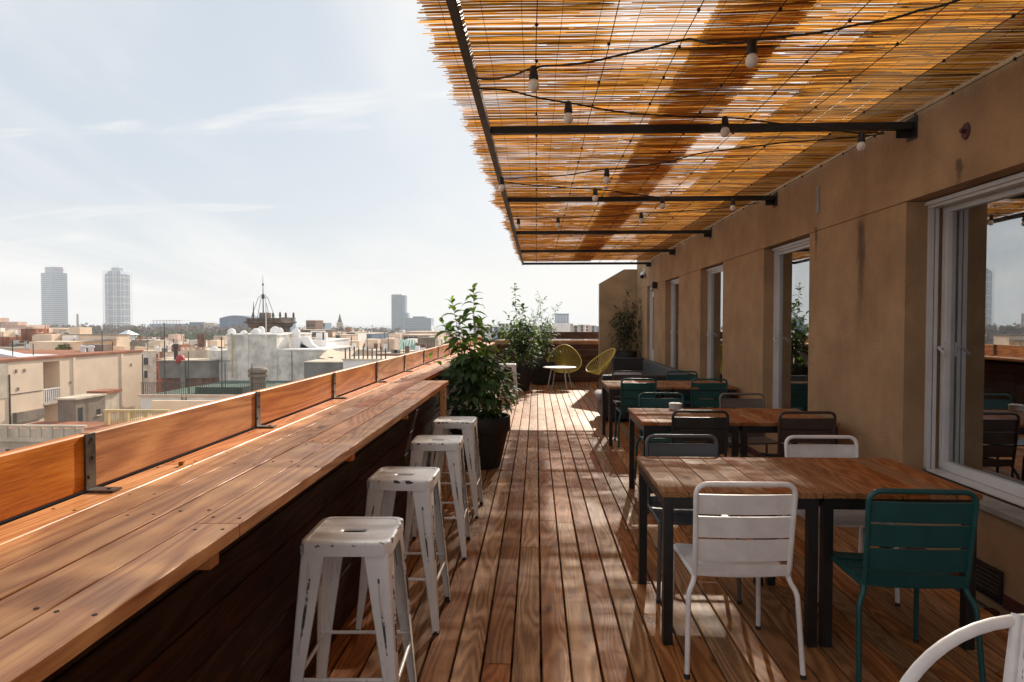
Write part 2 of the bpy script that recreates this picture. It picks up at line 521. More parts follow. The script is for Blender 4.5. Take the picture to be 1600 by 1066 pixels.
# ------------------------------------------------------------------ building beside the deck
bld = thing('rooftop_building', 'ochre rendered building with tall white windows along the deck', 'building', (XW, 0, 0))
ZT, ZB, ZTOP = 2.386, 0.50, 3.72
def wpart(name, x0, x1, y0, y1, z0, z1, mat=M_WALL, parent=bld):
    return MB((XW, 0, 0)).box(x0, x1, y0, y1, z0, z1).build(name, mat, parent)
wpart('roof_slab', -1.55, 9, -3, 18.2, -0.6, -0.08, M_SILL)
openings = [(3.40, 4.71), (6.335, 7.585), (9.22, 10.47), (12.05, 13.29)]
door_y = (14.60, 15.45)
edges = [-3.0]
for a, b in openings + [door_y]: edges += [a, b]
edges.append(17.0)
for i in range(0, len(edges), 2):
    wpart('pier', XW, XW + 0.40, edges[i], edges[i + 1], -0.05, ZT)
for a, b in openings:
    wpart('spandrel', XW + 0.0, XW + 0.40, a, b, -0.05, ZB)
    s = MB((XW, 0, 0)).box(XW - 0.045, XW + 0.111, a + 0.003, b - 0.003, ZB + 0.001, ZB + 0.03).build('sill', M_SILL, bld)
wpart('lintel_band', XW - 0.004, XW + 0.40, -3, 17.0, ZT + 0.004, ZTOP)
cop = wpart('coping', XW - 0.05, XW + 0.35, -3, 17.02, ZTOP, ZTOP + 0.05, M_SILL)
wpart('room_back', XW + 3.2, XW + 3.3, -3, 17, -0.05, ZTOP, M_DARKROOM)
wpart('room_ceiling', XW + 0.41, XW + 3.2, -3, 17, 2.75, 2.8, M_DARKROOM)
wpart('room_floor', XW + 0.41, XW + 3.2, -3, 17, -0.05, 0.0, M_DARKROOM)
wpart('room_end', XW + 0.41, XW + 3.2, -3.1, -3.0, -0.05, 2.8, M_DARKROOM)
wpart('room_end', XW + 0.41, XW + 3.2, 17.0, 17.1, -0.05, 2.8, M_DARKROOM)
wpart('roof', XW + 0.41, XW + 3.2, -3, 17, 2.95, 3.05, M_SILL)
sk = wpart('skirting', XW - 0.012, XW - 0.001, -2, 3.68, 0.001, 0.075, M_SKIRT)
wpart('skirting', XW - 0.012, XW - 0.001, 4.05, 14.55, 0.001, 0.075, M_SKIRT)
# end wall with sloping top
ew = MB((XW, 0, 0))
pa, pb = W(937, 443, Y=17.0), W(975, 421, Y=17.0)
prof = [(pa.x, 0.0), (XW + 0.3, 0.0), (XW + 0.3, pb.z), (pb.x, pb.z), (pa.x, pa.z)]
ew.loft([[Vector((p[0], 17.0, p[1])) for p in prof], [Vector((p[0], 17.25, p[1])) for p in prof]])
ew.build('end_wall', M_WALL, bld)
# windows
def window(a, b, opened=False):
    xf = XW + (0.145 if opened else 0.112)                       # outer face of the frame
    w = MB((XW, 0, 0))
    fw = 0.055
    xs_in = XW + (0.24 if opened else 0.141)
    z0, z1 = ZB + 0.031, ZT - 0.002
    for ya_, yb_ in ((a, a + 0.03), (b - 0.03, b)):
        w.box(xf, xf + 0.028, ya_, yb_, z0, z1 - 0.05)
        if opened: w.box(xf + 0.036, xf + 0.060, ya_, yb_, z0, z1 - 0.05)
    w.box(xf, xf + (0.060 if opened else 0.028), a, b, z1 - 0.049, z1)
    w.box(xf - 0.025, xf - 0.001, a + 0.002, b - 0.002, z1 - 0.03, z1 - 0.004)
    w.box(xf + 0.0, xs_in, a + 0.002, b - 0.002, z0 - 0.0, z0 + 0.011)
    win = w.build('window', M_ALU, bld)
    sw = 0.06
    m = MB((XW, 0, 0))
    zz0, zz1 = z0 + 0.012, z1 - 0.02
    xs = XW + (0.245 if opened else 0.142)
    s0, s1 = a + 0.008, b - 0.008
    sd = 0.055 if opened else 0.03
    m.box(xs, xs + sd, s0, s0 + sw, zz0, zz1); m.box(xs, xs + sd, s1 - sw, s1, zz0, zz1)
    m.box(xs, xs + sd, s0 + sw, s1 - sw, zz0, zz0 + sw); m.box(xs, xs + sd, s0 + sw, s1 - sw, zz1 - sw, zz1)
    m.box(xs - 0.012, xs - 0.0005, s1 - 0.03, s1 - 0.014, zz0 + 0.012, zz1 - 0.012)
    m.box(xs - 0.012, xs - 0.0005, s0 + 0.014, s0 + 0.03, zz0 + 0.012, zz1 - 0.012)
    m.box(xs - 0.012, xs - 0.0005, s0 + 0.031, s1 - 0.031, zz1 - 0.03, zz1 - 0.014)
    m.build('sash', M_ALU, win)
    MB((XW, 0, 0)).box(xs + sd * 0.5, xs + sd * 0.5 + 0.008, s0 + sw - 0.005, s1 - sw + 0.005, zz0 + sw - 0.005, zz1 - sw + 0.005).build('pane', M_GLASS, win)
    h = MB((XW, 0, 0))
    h.box(xs - 0.016, xs - 0.0005, s1 - 0.062, s1 - 0.036, 1.32, 1.42)
    h.tube(fillet([(xs - 0.016, s1 - 0.049, 1.385), (xs - 0.05, s1 - 0.049, 1.385), (xs - 0.055, s1 - 0.13, 1.345)], 0.02), 0.008, 8)
    h.build('handle', M_ALU, win, 40)
    # inner curtain hanging behind the far half
    c = MB((XW, 0, 0))
    pts = [Vector((xf + 0.30 + 0.018 * math.sin(i * 1.9), b - fw - 0.34 + 0.34 * i / 22, 0)) for i in range(23)]
    c.loft([[p + Vector((0, 0, z)) for p in pts] + [p + Vector((0.004, 0, z)) for p in reversed(pts)] for z in (ZB + 0.1, ZT + 0.1)], True)
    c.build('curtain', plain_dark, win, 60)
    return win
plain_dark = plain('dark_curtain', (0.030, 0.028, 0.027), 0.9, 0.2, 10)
for a, b in openings: window(a, b, a < 5)
# door
d = MB((XW, 0, 0)).box(XW + 0.10, XW + 0.15, door_y[0] + 0.05, door_y[1] - 0.05, 0.0, ZT - 0.12).build('door', M_ALU, bld)
MB((XW, 0, 0)).box(XW + 0.092, XW + 0.099, door_y[0] + 0.16, door_y[1] - 0.16, 0.95, ZT - 0.25).build('pane', M_GLASS, d)
MB((XW, 0, 0)).tube(fillet([(XW + 0.10, door_y[0] + 0.12, 1.05), (XW + 0.05, door_y[0] + 0.12, 1.05), (XW + 0.05, door_y[0] + 0.22, 1.05)], 0.02), 0.009).build('handle', M_ALU, d, 40)
f = MB((XW, 0, 0))
f.box(XW + 0.06, XW + 0.16, door_y[0], door_y[0] + 0.048, 0, ZT - 0.07); f.box(XW + 0.06, XW + 0.16, door_y[1] - 0.048, door_y[1], 0, ZT - 0.07)
f.box(XW + 0.06, XW + 0.16, door_y[0], door_y[1], ZT - 0.07, ZT)
f.build('door_frame', M_ALU, bld)
# vent grille near the floor, plate and torn anchor on the band
vy, vz = 3.86, 0.012
g = MB((XW, 0, 0))
g.box(XW - 0.016, XW - 0.001, vy - 0.17, vy - 0.15, vz, vz + 0.18); g.box(XW - 0.016, XW - 0.001, vy + 0.15, vy + 0.17, vz, vz + 0.18)
g.box(XW - 0.016, XW - 0.001, vy - 0.15, vy + 0.15, vz + 0.165, vz + 0.18); g.box(XW - 0.016, XW - 0.001, vy - 0.15, vy + 0.15, vz, vz + 0.015)
vg = g.build('vent_grille', M_BLACK, bld)
for i in range(6):
    MB((XW, 0, 0)).box(XW - 0.014, XW - 0.002, vy - 0.149, vy + 0.149, vz + 0.02 + i * 0.025, vz + 0.034 + i * 0.025).build('slat', M_BLACK, vg)
p = W(1279, 313, X=XW)
MB((XW, 0, 0)).box(XW - 0.012, XW - 0.005, p.y - 0.035, p.y + 0.035, p.z - 0.12, p.z + 0.12).build('cover_plate', M_SILL, bld)
p = W(1511, 205, X=XW)
an = MB((XW, 0, 0))
an.loft([[Vector((XW - 0.005, p.y + rr * math.cos(a), p.z + rr * 1.25 * math.sin(a))) for a in [i * math.pi / 7 for i in range(14)]] for rr in (0.042,)] +
        [[Vector((XW - 0.014, p.y + rr * math.cos(a), p.z + rr * 1.25 * math.sin(a))) for a in [i * math.pi / 7 for i in range(14)]] for rr in (0.036,)])
an.tube([(XW - 0.01, p.y, p.z), (XW - 0.04, p.y, p.z + 0.004)], 0.014, 8)
an.build('wall_anchor', M_SKIRT, bld, 40)
# rain stain below the plate: a real damp mark on the render
def damp_mat():
    t = NT('damp_mark')
    c = t.coord()
    s = t.node('ShaderNodeSeparateXYZ'); t.l.new(c, s.inputs[0])
    wob = t.math('MULTIPLY', t.math('SUBTRACT', t.noise(c, 6, 4, 0.6), 0.5), 0.12)
    ay = t.math('ABSOLUTE', t.math('ADD', s.outputs[1], wob))
    f = t.math('MULTIPLY', t.range(ay, 0.01, 0.085, 1, 0), t.range(s.outputs[2], -0.72, 0.12, 0, 1))
    f = t.math('MULTIPLY', f, t.range(s.outputs[2], 0.18, 0.30, 1, 0))
    t.set((0.10, 0.065, 0.04), 0.85)
    tr = t.node('ShaderNodeBsdfTransparent'); mx = t.node('ShaderNodeMixShader')
    t.l.new(t.math('MULTIPLY', f, 0.55), mx.inputs[0]); t.l.new(tr.outputs[0], mx.inputs[1]); t.l.new(t.b.outputs[0], mx.inputs[2])
    t.l.new(mx.outputs[0], t.out.inputs['Surface'])
    return t.m
ds = MB().add([(0, -.13, -.75), (0, .13, -.75), (0, .13, .32), (0, -.13, .32)], [(0, 3, 2, 1)]).mesh('damp_stain', damp_mat())
for px, py, sy, sz in ((1346, 395, 1.0, 1.0), (1276, 372, 0.45, 0.40), (1500, 262, 0.6, 0.22)):
    p = W(px, py, X=XW)
    link('damp_stain', ds, bld, (-0.006, p.y, p.z), (0, 0, 0), (1, sy, sz))

# security camera and lamp on the wall
p = W(1004, 430, X=XW - 0.06)
sc_ = thing('security_camera', 'white bullet security camera on a bracket at the far end of the wall', 'security camera', (XW, p.y, p.z))
MB().box(-0.03, 0.0, -0.04, 0.04, 0.02, 0.16).build('bracket', M_ALU, sc_)
MB().tube([(-0.02, 0, 0.05), (-0.12, -0.05, 0.0)], 0.02, 8).build('arm', M_ALU, sc_, 40)
MB().tube([(-0.05, -0.01, 0.03), (-0.10, -0.20, -0.05)], 0.055, 12).build('housing', M_ALU, sc_, 40)
MB().tube([(-0.10, -0.20, -0.05), (-0.103, -0.212, -0.055)], 0.047, 12).build('lens', M_BLACK, sc_, 40)
p = W(1023, 446, X=XW - 0.05)
wl_ = thing('wall_lamp', 'small black box wall lamp above the far white door', 'lamp', (XW, p.y, p.z))
MB().box(-0.11, -0.02, -0.05, 0.05, -0.07, 0.07).build('lamp_body', M_BLACK, wl_)
MB().box(-0.02, 0.0, -0.04, 0.04, -0.05, 0.05).build('mounting_plate', M_BLACK, wl_)
MB().lathe([(0.035, -0.071), (0.035, -0.076)], 12, (-0.065, 0, 0)).build('lens', M_BULB, wl_)

# ------------------------------------------------------------------ bar counter along the parapet
bar = thing('bar_counter', 'long varnished plank bar counter along the terrace edge', 'bar counter', (-0.982, 0, 0), 0.0055)
rng = random.Random(11)
pw = (X_BAR - X_BOARD) / 5
screws = MB((-1.0, 0, 0))
joints = {0: [2.3, 5.2, 8.5, 12.0, 15.0], 1: [1.22, 3.55, 6.6, 10.0, 13.5], 2: [0.4, 3.9, 7.3, 10.9, 14.6], 3: [2.75, 4.9], 4: [1.62, 4.35]}
for k in range(5):
    xc = X_BOARD + pw * (k + 0.5)
    yend = Y_END - 0.3
    if k >= 3: yend = Y_NOTCH
    w_ = pw - 0.006
    if k == 2: xc, w_, yend = xc, w_, Y_END - 0.3
    ys = [-0.8] + [j for j in joints[k] if j < yend] + [yend]
    for a, b in zip(ys[:-1], ys[1:]):
        if k == 2 and a >= Y_NOTCH:
            pass
        link('plank', plank_mesh(w_, round(b - a - 0.004, 3), 0.034, M_BAR, 0.0018), bar, (xc + 1.0, (a + b) / 2, BAR_Z - 0.017 + rng.uniform(-.001, .001)))
        for yy in [a + 0.05 + i * 0.62 for i in range(int((b - a) / 0.62) + 1)] + [b - 0.05]:
            for s in (-0.035, 0.035):
                screws.lathe([(0.0050, 0.0004), (0.0042, 0.0014)], 7, (xc + s + rng.uniform(-.005, .005), yy + rng.uniform(-.012, .012), BAR_Z))
tag(screws.build('screw', plain('rusty_screw', (0.05, 0.03, 0.02), 0.6, 0.3, 30), bar), kind='stuff')
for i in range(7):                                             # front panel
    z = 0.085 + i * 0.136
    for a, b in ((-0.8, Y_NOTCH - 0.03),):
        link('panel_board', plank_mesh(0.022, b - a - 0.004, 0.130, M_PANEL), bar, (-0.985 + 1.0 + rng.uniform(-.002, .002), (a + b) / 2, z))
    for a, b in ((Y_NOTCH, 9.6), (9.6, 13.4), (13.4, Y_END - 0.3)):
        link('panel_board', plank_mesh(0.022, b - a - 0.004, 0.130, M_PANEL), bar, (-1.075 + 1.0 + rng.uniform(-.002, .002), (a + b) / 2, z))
link('corner_post', plank_mesh(0.05, 0.05, BAR_Z - 0.04, M_BAR), bar, (X_BAR - 0.045 + 1.0, Y_NOTCH - 0.05, (BAR_Z - 0.04) / 2 + 0.002))
for yy in (0.3, 1.52, 2.75, 3.97, 5.2):
    MB((-1.0, 0, 0)).box(-1.30, X_BAR - 0.03, yy, yy + 0.045, BAR_Z - 0.08, BAR_Z - 0.036).build('bearer', M_BAR, bar)
ob = MB((-1.0, 0, 0)).box(-1.40, -1.345, -0.8, 17.9, -0.6, BAR_Z - 0.003).build('outer_parapet', M_PANEL, bar)

# upright board behind the counter: boards held by steel angles
ys = [-0.52, 0.70, 1.92, 3.13, 4.36, 5.58, 6.80, 8.02, 9.24, 10.46, 11.68, 12.90, 14.12, 15.34, 16.56, 17.5]
brd = thing('back_board', 'orange varnished upright boards held by steel angles behind the bar counter', 'railing', (X_BOARD + 0.018, 0, BAR_Z), 0.0055)
for a, b in zip(ys[:-1], ys[1:]):
    link('board', plank_mesh(0.032, round(b - a - 0.012, 3), 0.166, M_BACKBOARD, 0.004), brd, (-0.018, (a + b) / 2, 0.006 + 0.083))
for a in ys[1:-1]:
    m = MB((0, 0, 0))
    m.box(0.000, 0.006, a - 0.022, a + 0.022, 0.002, 0.172)
    m.box(0.006, 0.085, a - 0.022, a + 0.022, 0.0025, 0.0085)
    for zz in (0.045, 0.10, 0.155):
        m.tube([(0.006, a + (0.008 if zz > 0.06 else -0.008), zz), (0.0095, a + (0.008 if zz > 0.06 else -0.008), zz)], 0.0055, 6)
    m.tube([(0.06, a, 0.0085), (0.06, a, 0.012)], 0.006, 6)
    m.build('steel_angle', M_BRACKET, brd)

# end counter across the far end
endbar = thing('end_counter', 'dark plank counter and parapet closing the far end of the deck', 'bar counter', (0.3, Y_END, 0))
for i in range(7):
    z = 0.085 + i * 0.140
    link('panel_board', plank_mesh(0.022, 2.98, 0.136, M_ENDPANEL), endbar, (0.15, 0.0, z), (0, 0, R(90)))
for j in range(3):
    link('plank', plank_mesh(0.116, 2.98, 0.034, M_BAR), endbar, (0.15, 0.04 + j * 0.12, BAR_Z + 0.025), (0, 0, R(90)))
link('upright_board', plank_mesh(0.032, 2.98, 0.19, M_ENDPANEL), endbar, (0.15, 0.42, BAR_Z + 0.170), (0, 0, R(90)))
MB((0.3, Y_END, 0)).box(-1.4, 1.85, Y_END + 0.45, Y_END + 0.52, -0.6, BAR_Z + 0.04).build('outer_parapet', M_WALL, endbar)

# ------------------------------------------------------------------ reed shade on a steel frame
frame = thing('shade_frame', 'black steel frame of the reed shade fixed to the building wall', 'pergola frame', (XW, 4.4, 2.86))
X_RAIL = -0.36
beams = [2.06, 4.64, 7.23, 9.86, 12.39, 14.98]
FO = (XW, 4.4, 2.86)
MB(FO).loft([[Vector((xr + sx_ * 0.022, yr, ZA - 0.06 + sz_ * 0.025)) for sx_, sz_ in ((-1, -1), (1, -1), (1, 1), (-1, 1))] for yr, xr in ((-1.2, X_RAIL), (15.03, X_RAIL + 0.06))]).build('rail', M_BLACK, frame)
for yb in [-0.6] + beams:
    MB(FO).box(X_RAIL + 0.023 + 0.06 * (yb + 1.2) / 16.2, XW - 0.014, yb - 0.024, yb + 0.024, ZA - 0.082, ZA - 0.034).build('beam', M_BLACK, frame)
    m = MB(FO)
    m.box(XW - 0.012, XW - 0.005, yb - 0.06, yb + 0.06, ZA - 0.15, ZA + 0.0)
    m.box(XW - 0.10, XW - 0.0125, yb + 0.026, yb + 0.032, ZA - 0.13, ZA - 0.035)
    m.build('wall_plate', M_BLACK, frame)
wires = [-0.36 + 0.0] + [0.0 + 0.35 * i for i in range(0, 8)]
for xw in wires[1:]:
    if xw > XW - 0.02: continue
    pts = []
    for i in range(0, 130):
        y = -1.0 + i * 16.05 / 129
        pts.append((xw + 0.004 * math.sin(y * 3.1 + xw * 9), y, ZA - 0.032 - 0.006 * abs(math.sin(y * 1.29))))
    MB(FO).tube(pts, 0.0024, 5).build('wire', M_CABLE, frame)
kn = MB(FO)
rng = random.Random(5)
for xw in wires[1:]:
    if xw > XW - 0.02: continue
    y = 0.6 + rng.random() * 0.3
    while y < 14.9:
        kn.lathe([(0.002, -0.010), (0.008, -0.005), (0.009, 0.002), (0.003, 0.009)], 6, (xw, y, ZA - 0.036))
        kn.tube([(xw, y, ZA - 0.036), (xw + rng.uniform(-.02, .02), y + rng.uniform(-.01, .01), ZA - 0.052)], 0.0013, 4)
        y += rng.uniform(0.38, 0.52)
tag(kn.build('wire_knot', M_CABLE, frame), kind='stuff')

def reed_mat(name, x0, x1, z, seed, label, ragged, y0=-1.1, y1=15.12, sag=0.004):
    """hundreds of split reeds, each a curved strip running across, bent and gapped a little"""
    rs = np.random.RandomState(seed)
    V, F = [], []
    y = y0
    row = 0
    while y < y1:
        pitch = 0.0096 * rs.uniform(0.75, 1.25)
        y += pitch
        row += 1
        # some reeds are missing or short: clustered by a slow field
        slow = mnoise.noise(Vector((seed * 3.3, y * 1.3, 0.0)))
        x0y = x0 + (0.013 * (y - 2.9) if ragged > 0.1 else 0.0)
        nseg = 2 if rs.rand() < 0.55 else 1
        cuts = [x0y, x1] if nseg == 1 else [x0y, x0 + (x1 - x0) * rs.uniform(0.25, 0.75), x1]
        for s in range(nseg):
            a, b = cuts[s] + (0.0 if s == 0 else rs.uniform(0.0, 0.05)), cuts[s + 1] - (rs.uniform(0.0, 0.06) if s < nseg - 1 else 0)
            if s == 0: a += -ragged * (0.35 * mnoise.noise(Vector((seed, y * 1.1, 4.0))) + 0.34 * rs.rand() ** 3 + 0.32 * mnoise.noise(Vector((seed, y * 4.5, 1.0))))
            if s == nseg - 1: b += rs.uniform(-0.012, 0.006)
            if rs.rand() < 0.03 + max(0, slow) * 0.10: continue
            r = 0.0064 * rs.uniform(0.55, 1.2)
            tilt = rs.uniform(-0.005, 0.005)
            dz = rs.uniform(-0.003, 0.003)
            n = max(3, int((b - a) / 0.065))
            base = len(V)
            for i in range(n + 1):
                t = i / n
                xx = a + (b - a) * t
                big = mnoise.noise(Vector((xx * 1.5 + seed * 7.7, y * 1.5, 2.0))) + 0.35 * mnoise.noise(Vector((xx * 5 + seed, y * 9, 6.0)))
                bend = 0.0056 * mnoise.noise(Vector((xx * 4.5, row * 0.83, seed * 5.1))) + 0.0028 * mnoise.noise(Vector((xx * 11.0, row * 1.37, seed * 2.1))) + tilt * (t - 0.5) * 2
                rr = r * (1.0 - min(0.46, max(0.0, big - 0.10) * 1.6)) * (0.92 + 0.16 * mnoise.noise(Vector((xx * 3, row * 1.7, seed))))
                if i in (0, n): rr *= 0.7
                zz = z + dz - sag * math.sin(xx * 8.9) * 0.3 + 0.004 * mnoise.noise(Vector((xx * 2, y * 2, 9)))
                for aa in (-1.25, -0.45, 0.45, 1.25):
                    V.append((xx, y + bend + rr * math.sin(aa), zz + rr * math.cos(aa) * 0.9))
                if i:
                    o = base + i * 4
                    for k in range(3):
                        F.append((o + k - 4, o + k - 3, o + k + 1, o + k))
    me = bpy.data.meshes.new(name)
    c = ((x0 + x1) / 2, 7.0, z)
    me.from_pydata([(p[0] - c[0], p[1] - c[1], p[2] - c[2]) for p in V], [], F)
    me.materials.append(M_REED)
    me.shade_smooth()
    root = thing('reed_screen', label, 'reed screen', c)
    ro = link('reeds', me, root)
    tag(ro, kind='stuff')
    # stitching wires
    st = MB(c)
    xs = np.arange(x0 + 0.09, x1, 0.175)
    for xx in xs:
        pts = []
        for i in range(160):
            yy = y0 + (y1 - y0) * i / 159
            pts.append((xx + 0.012 * mnoise.noise(Vector((xx * 9, yy * 1.5, 3))), yy, z - 0.0085 - 0.002 * (i % 2)))
        st.tube(pts, 0.0011, 4)
    tag(st.build('stitching_wire', M_CABLE, root), kind='stuff')
    return root
reed_mat('reed_screen', -0.505, 1.22, ZA, 1, 'reed shade screen with a ragged open edge over the bar', 0.16)
reed_mat('reed_screen', 0.80, XW - 0.02, ZA + 0.028, 2, 'reed shade screen fixed against the building wall', 0.05)

# festoon lights
def festoon(label, pts, bulbs, zc=ZA - 0.10):
    P3 = [W(px, py, Z=zc + dz) for px, py, dz in pts]
    root = thing('string_light', label, 'string lights', P3[0], group='festoon cables under the reed shade')
    path = smooth_path(P3, 5)
    path = [p + Vector((0, 0, -0.008 * abs(math.sin(i * 0.6)))) for i, p in enumerate(path)]
    MB(P3[0]).tube(path, 0.0052, 6).build('cable', M_CABLE, root, 50)
    for px, py in bulbs:
        p = W(px, py, Z=zc)
        q = min(path, key=lambda a: (a - p).length)
        s = MB(P3[0]).lathe([(0.012, 0.008), (0.020, 0.0), (0.021, -0.03), (0.024, -0.034), (0.024, -0.058), (0.019, -0.060)], 12, q)
        so = s.build('lamp_socket', M_CABLE, root, 50)
        MB(P3[0]).lathe([(0.016, -0.058), (0.021, -0.066), (0.027, -0.080), (0.0285, -0.092), (0.025, -0.106), (0.016, -0.116), (0.004, -0.120)], 14, q).build('bulb', M_BULB, so, 60)
festoon('festoon cable with two bulbs nearest the camera, rising to the top right',
        [(745, 122, .03), (790, 120, 0), (834, 105, -.01), (940, 92, -.02), (1062, 62, .04), (1120, 66, 0), (1175, 62, -.01), (1300, 45, -.02), (1400, 25, -.01), (1490, 0, 0), (1620, -50, .03)], [(834, 105), (1175, 62)])
festoon('festoon cable with bulbs running just in front of the nearest full beam',
        [(745, 137, .03), (790, 140, 0), (888, 160, -.01), (1010, 178, 0), (1133, 183, -.01), (1250, 195, -.01), (1346, 207, 0), (1380, 205, .03)], [(888, 160), (1133, 183), (1346, 207)])
festoon('festoon cable sloping from the wall back to the rail behind the nearest beam',
        [(1382, 209, .03), (1230, 222, -.02), (1100, 238, -.01), (1030, 255, .01), (948, 264, -.01), (860, 275, 0), (784, 277, .0)], [(948, 264), (784, 277)])
festoon('festoon cable with three bulbs ahead of the second visible beam',
        [(786, 284, .03), (860, 291, 0), (930, 295, -.01), (1035, 308, 0), (1073, 311, 0), (1145, 311, 0), (1186, 311, .03)], [(930, 295), (1035, 309), (1145, 311)])
festoon('farthest festoon cable with three bulbs under the far end of the reeds',
        [(1186, 317, .03), (1090, 328, 0), (1002, 333, -.01), (930, 338, 0), (872, 340, -.01), (810, 342, .0)], [(1002, 333), (872, 340), (812, 342)])
# ================================================================== FURNITURE
# ------------------------------------------------------------------ bar stools
def rounded_square(h, r, n, z):
    pts = []
    for k in range(n):
        a = 2 * math.pi * (k + 0.5) / n
        c, s = math.cos(a), math.sin(a)
        p = 10.0
        q = (abs(c) ** p + abs(s) ** p) ** (-1 / p)
        pts.append(Vector((h * q * c, h * q * s, z)))
    return pts
def slot(n, lx, ly, z):
    pts = []
    for k in range(n):
        a = 2 * math.pi * (k + 0.5) / n
        c, s = math.cos(a), math.sin(a)
        p = 4.0
        q = (abs(c) ** p + abs(s) ** p) ** (-1 / p)
        pts.append(Vector((lx * q * c, ly * q * s, z)))
    return pts
SEAT_H = 0.76
def rib_paint():
    t = NT('bare_rib')
    n = t.noise(t.coord(), 9, 5, 0.7)
    t.set(t.mix(t.range(n, 0.47, 0.52), (0.06, 0.075, 0.08), (0.70, 0.69, 0.68)), 0.45)
    return t.m
M_RIB = rib_paint()
def make_stool():
    root = thing('bar_stool', 'x', 'stool')
    h = 0.168
    n = 48
    rings = [rounded_square(h - 0.004, 0, n, SEAT_H - 0.050), rounded_square(h, 0, n, SEAT_H - 0.050), rounded_square(h, 0, n, SEAT_H - 0.010)]
    for q in range(1, 6):
        a = q * math.pi / 10
        rings.append(rounded_square(h - 0.010 + 0.010 * math.cos(a), 0, n, SEAT_H - 0.010 + 0.010 * math.sin(a)))
    rings += [rounded_square(h - 0.0105, 0, n, SEAT_H), rounded_square(h - 0.022, 0, n, SEAT_H), rounded_square(h - 0.0225, 0, n, SEAT_H - 0.0002), rounded_square(h - 0.025, 0, n, SEAT_H - 0.0038), rounded_square(h - 0.0255, 0, n, SEAT_H - 0.004),
              slot(n, 0.062, 0.034, SEAT_H - 0.0042), slot(n, 0.050, 0.024, SEAT_H - 0.006), slot(n, 0.044, 0.0185, SEAT_H - 0.010), slot(n, 0.044, 0.0185, SEAT_H - 0.014), slot(n, 0.05, 0.025, SEAT_H - 0.014), slot(n, 0.06, 0.04, SEAT_H - 0.009), rounded_square(h - 0.02, 0, n, SEAT_H - 0.009), rounded_square(h - 0.004, 0, n, SEAT_H - 0.018)]
    MB().loft(rings, False, True).build('seat', M_SEAT, root, 25)
    MB().loft([rounded_square(h - 0.008, 0, n, SEAT_H - 0.040), rounded_square(h - 0.008, 0, n, SEAT_H - 0.036)]).build('slot_shade_plate', M_BLACK, root)  # black plate added under the seat so the slot reads as deep shade
    def leg(sx, sy):
        m = MB()
        rg = []
        for z, c, w in ((SEAT_H - 0.035, 0.160, 0.092), (SEAT_H - 0.08, 0.1635, 0.088), (0.30, 0.190, 0.052), (0.012, 0.210, 0.030)):
            t = 0.0035
            pts = [(c - w, c), (c - w * 0.25, c), (c - w * 0.08, c - w * 0.03), (c - w * 0.03, c - w * 0.08), (c, c - w * 0.25), (c, c - w),
                   (c - t, c - w), (c - t - 0.001, c - w * 0.28), (c - w * 0.12 - t, c - w * 0.12 - t), (c - w * 0.28, c - t - 0.001), (c - w, c - t)]
            ring = [Vector((sx * a, sy * b, z)) for a, b in pts]
            if sx * sy < 0: ring.reverse()
            rg.append(ring)
        m.loft(rg)
        o = m.build('leg', M_STOOL, root, 30)
        MB().lathe([(0.014, 0.0), (0.016, 0.004), (0.016, 0.02), (0.010, 0.022)], 10, (sx * 0.196, sy * 0.196, 0)).build('rubber_foot', M_RUBBER, o, 40)
        # long rib pressed into each flange
        rb = MB()
        for fx in (0, 1):
            pts = []
            for z, c, w in ((SEAT_H - 0.13, 0.1655, 0.08), (0.36, 0.187, 0.056)):
                pts.append(Vector((sx * (c + 0.0006), sy * (c - w * 0.52), z)) if fx else Vector((sx * (c - w * 0.52), sy * (c + 0.0006), z)))
            rb.tube([pts[0], pts[0].lerp(pts[1], 0.5), pts[1]], [0.004, 0.006, 0.002], 6)
        rb.build('rib', M_RIB, o, 60)
    for sx in (-1, 1):
        for sy in (-1, 1): leg(sx, sy)
    zr, c = 0.27, 0.185
    for a, b, z in (((-c, -c), (c, -c), zr), ((-c, c), (c, c), zr), ((-c, -c), (-c, c), zr - 0.03), ((c, -c), (c, c), zr - 0.03)):
        MB().tube([(a[0], a[1], z), (b[0], b[1], z)], 0.0075, 8).build('foot_rail', M_STOOL, root, 50)
    for s in (-1, 1):
        MB().tube([(-0.14, s * 0.14, SEAT_H - 0.07), (0.14, -s * 0.14, SEAT_H - 0.075)], 0.006, 6).build('brace', M_STOOL, root, 50)
    return root
stool0 = make_stool()
stools = [(-0.697, 2.515, 2, 'chipped white metal bar stool nearest the camera'),
          (-0.690, 3.46, -1, 'chipped white bar stool, second from the camera along the bar'),
          (-0.672, 4.50, 2, 'chipped white bar stool, third from the camera along the bar'),
          (-0.665, 5.44, -1, 'chipped white bar stool right in front of the big black plant pot'),
          (-0.56, 12.9, 4, 'white bar stool half hidden behind the leafy potted laurel')]
for i, (x, y, a, lb) in enumerate(stools):
    o = stool0 if i == 0 else copy_tree(stool0)
    o.location = (x, y, 0); o.rotation_euler.z = R(a)
    o['label'] = lb; o['group'] = 'white bar stools along the counter'

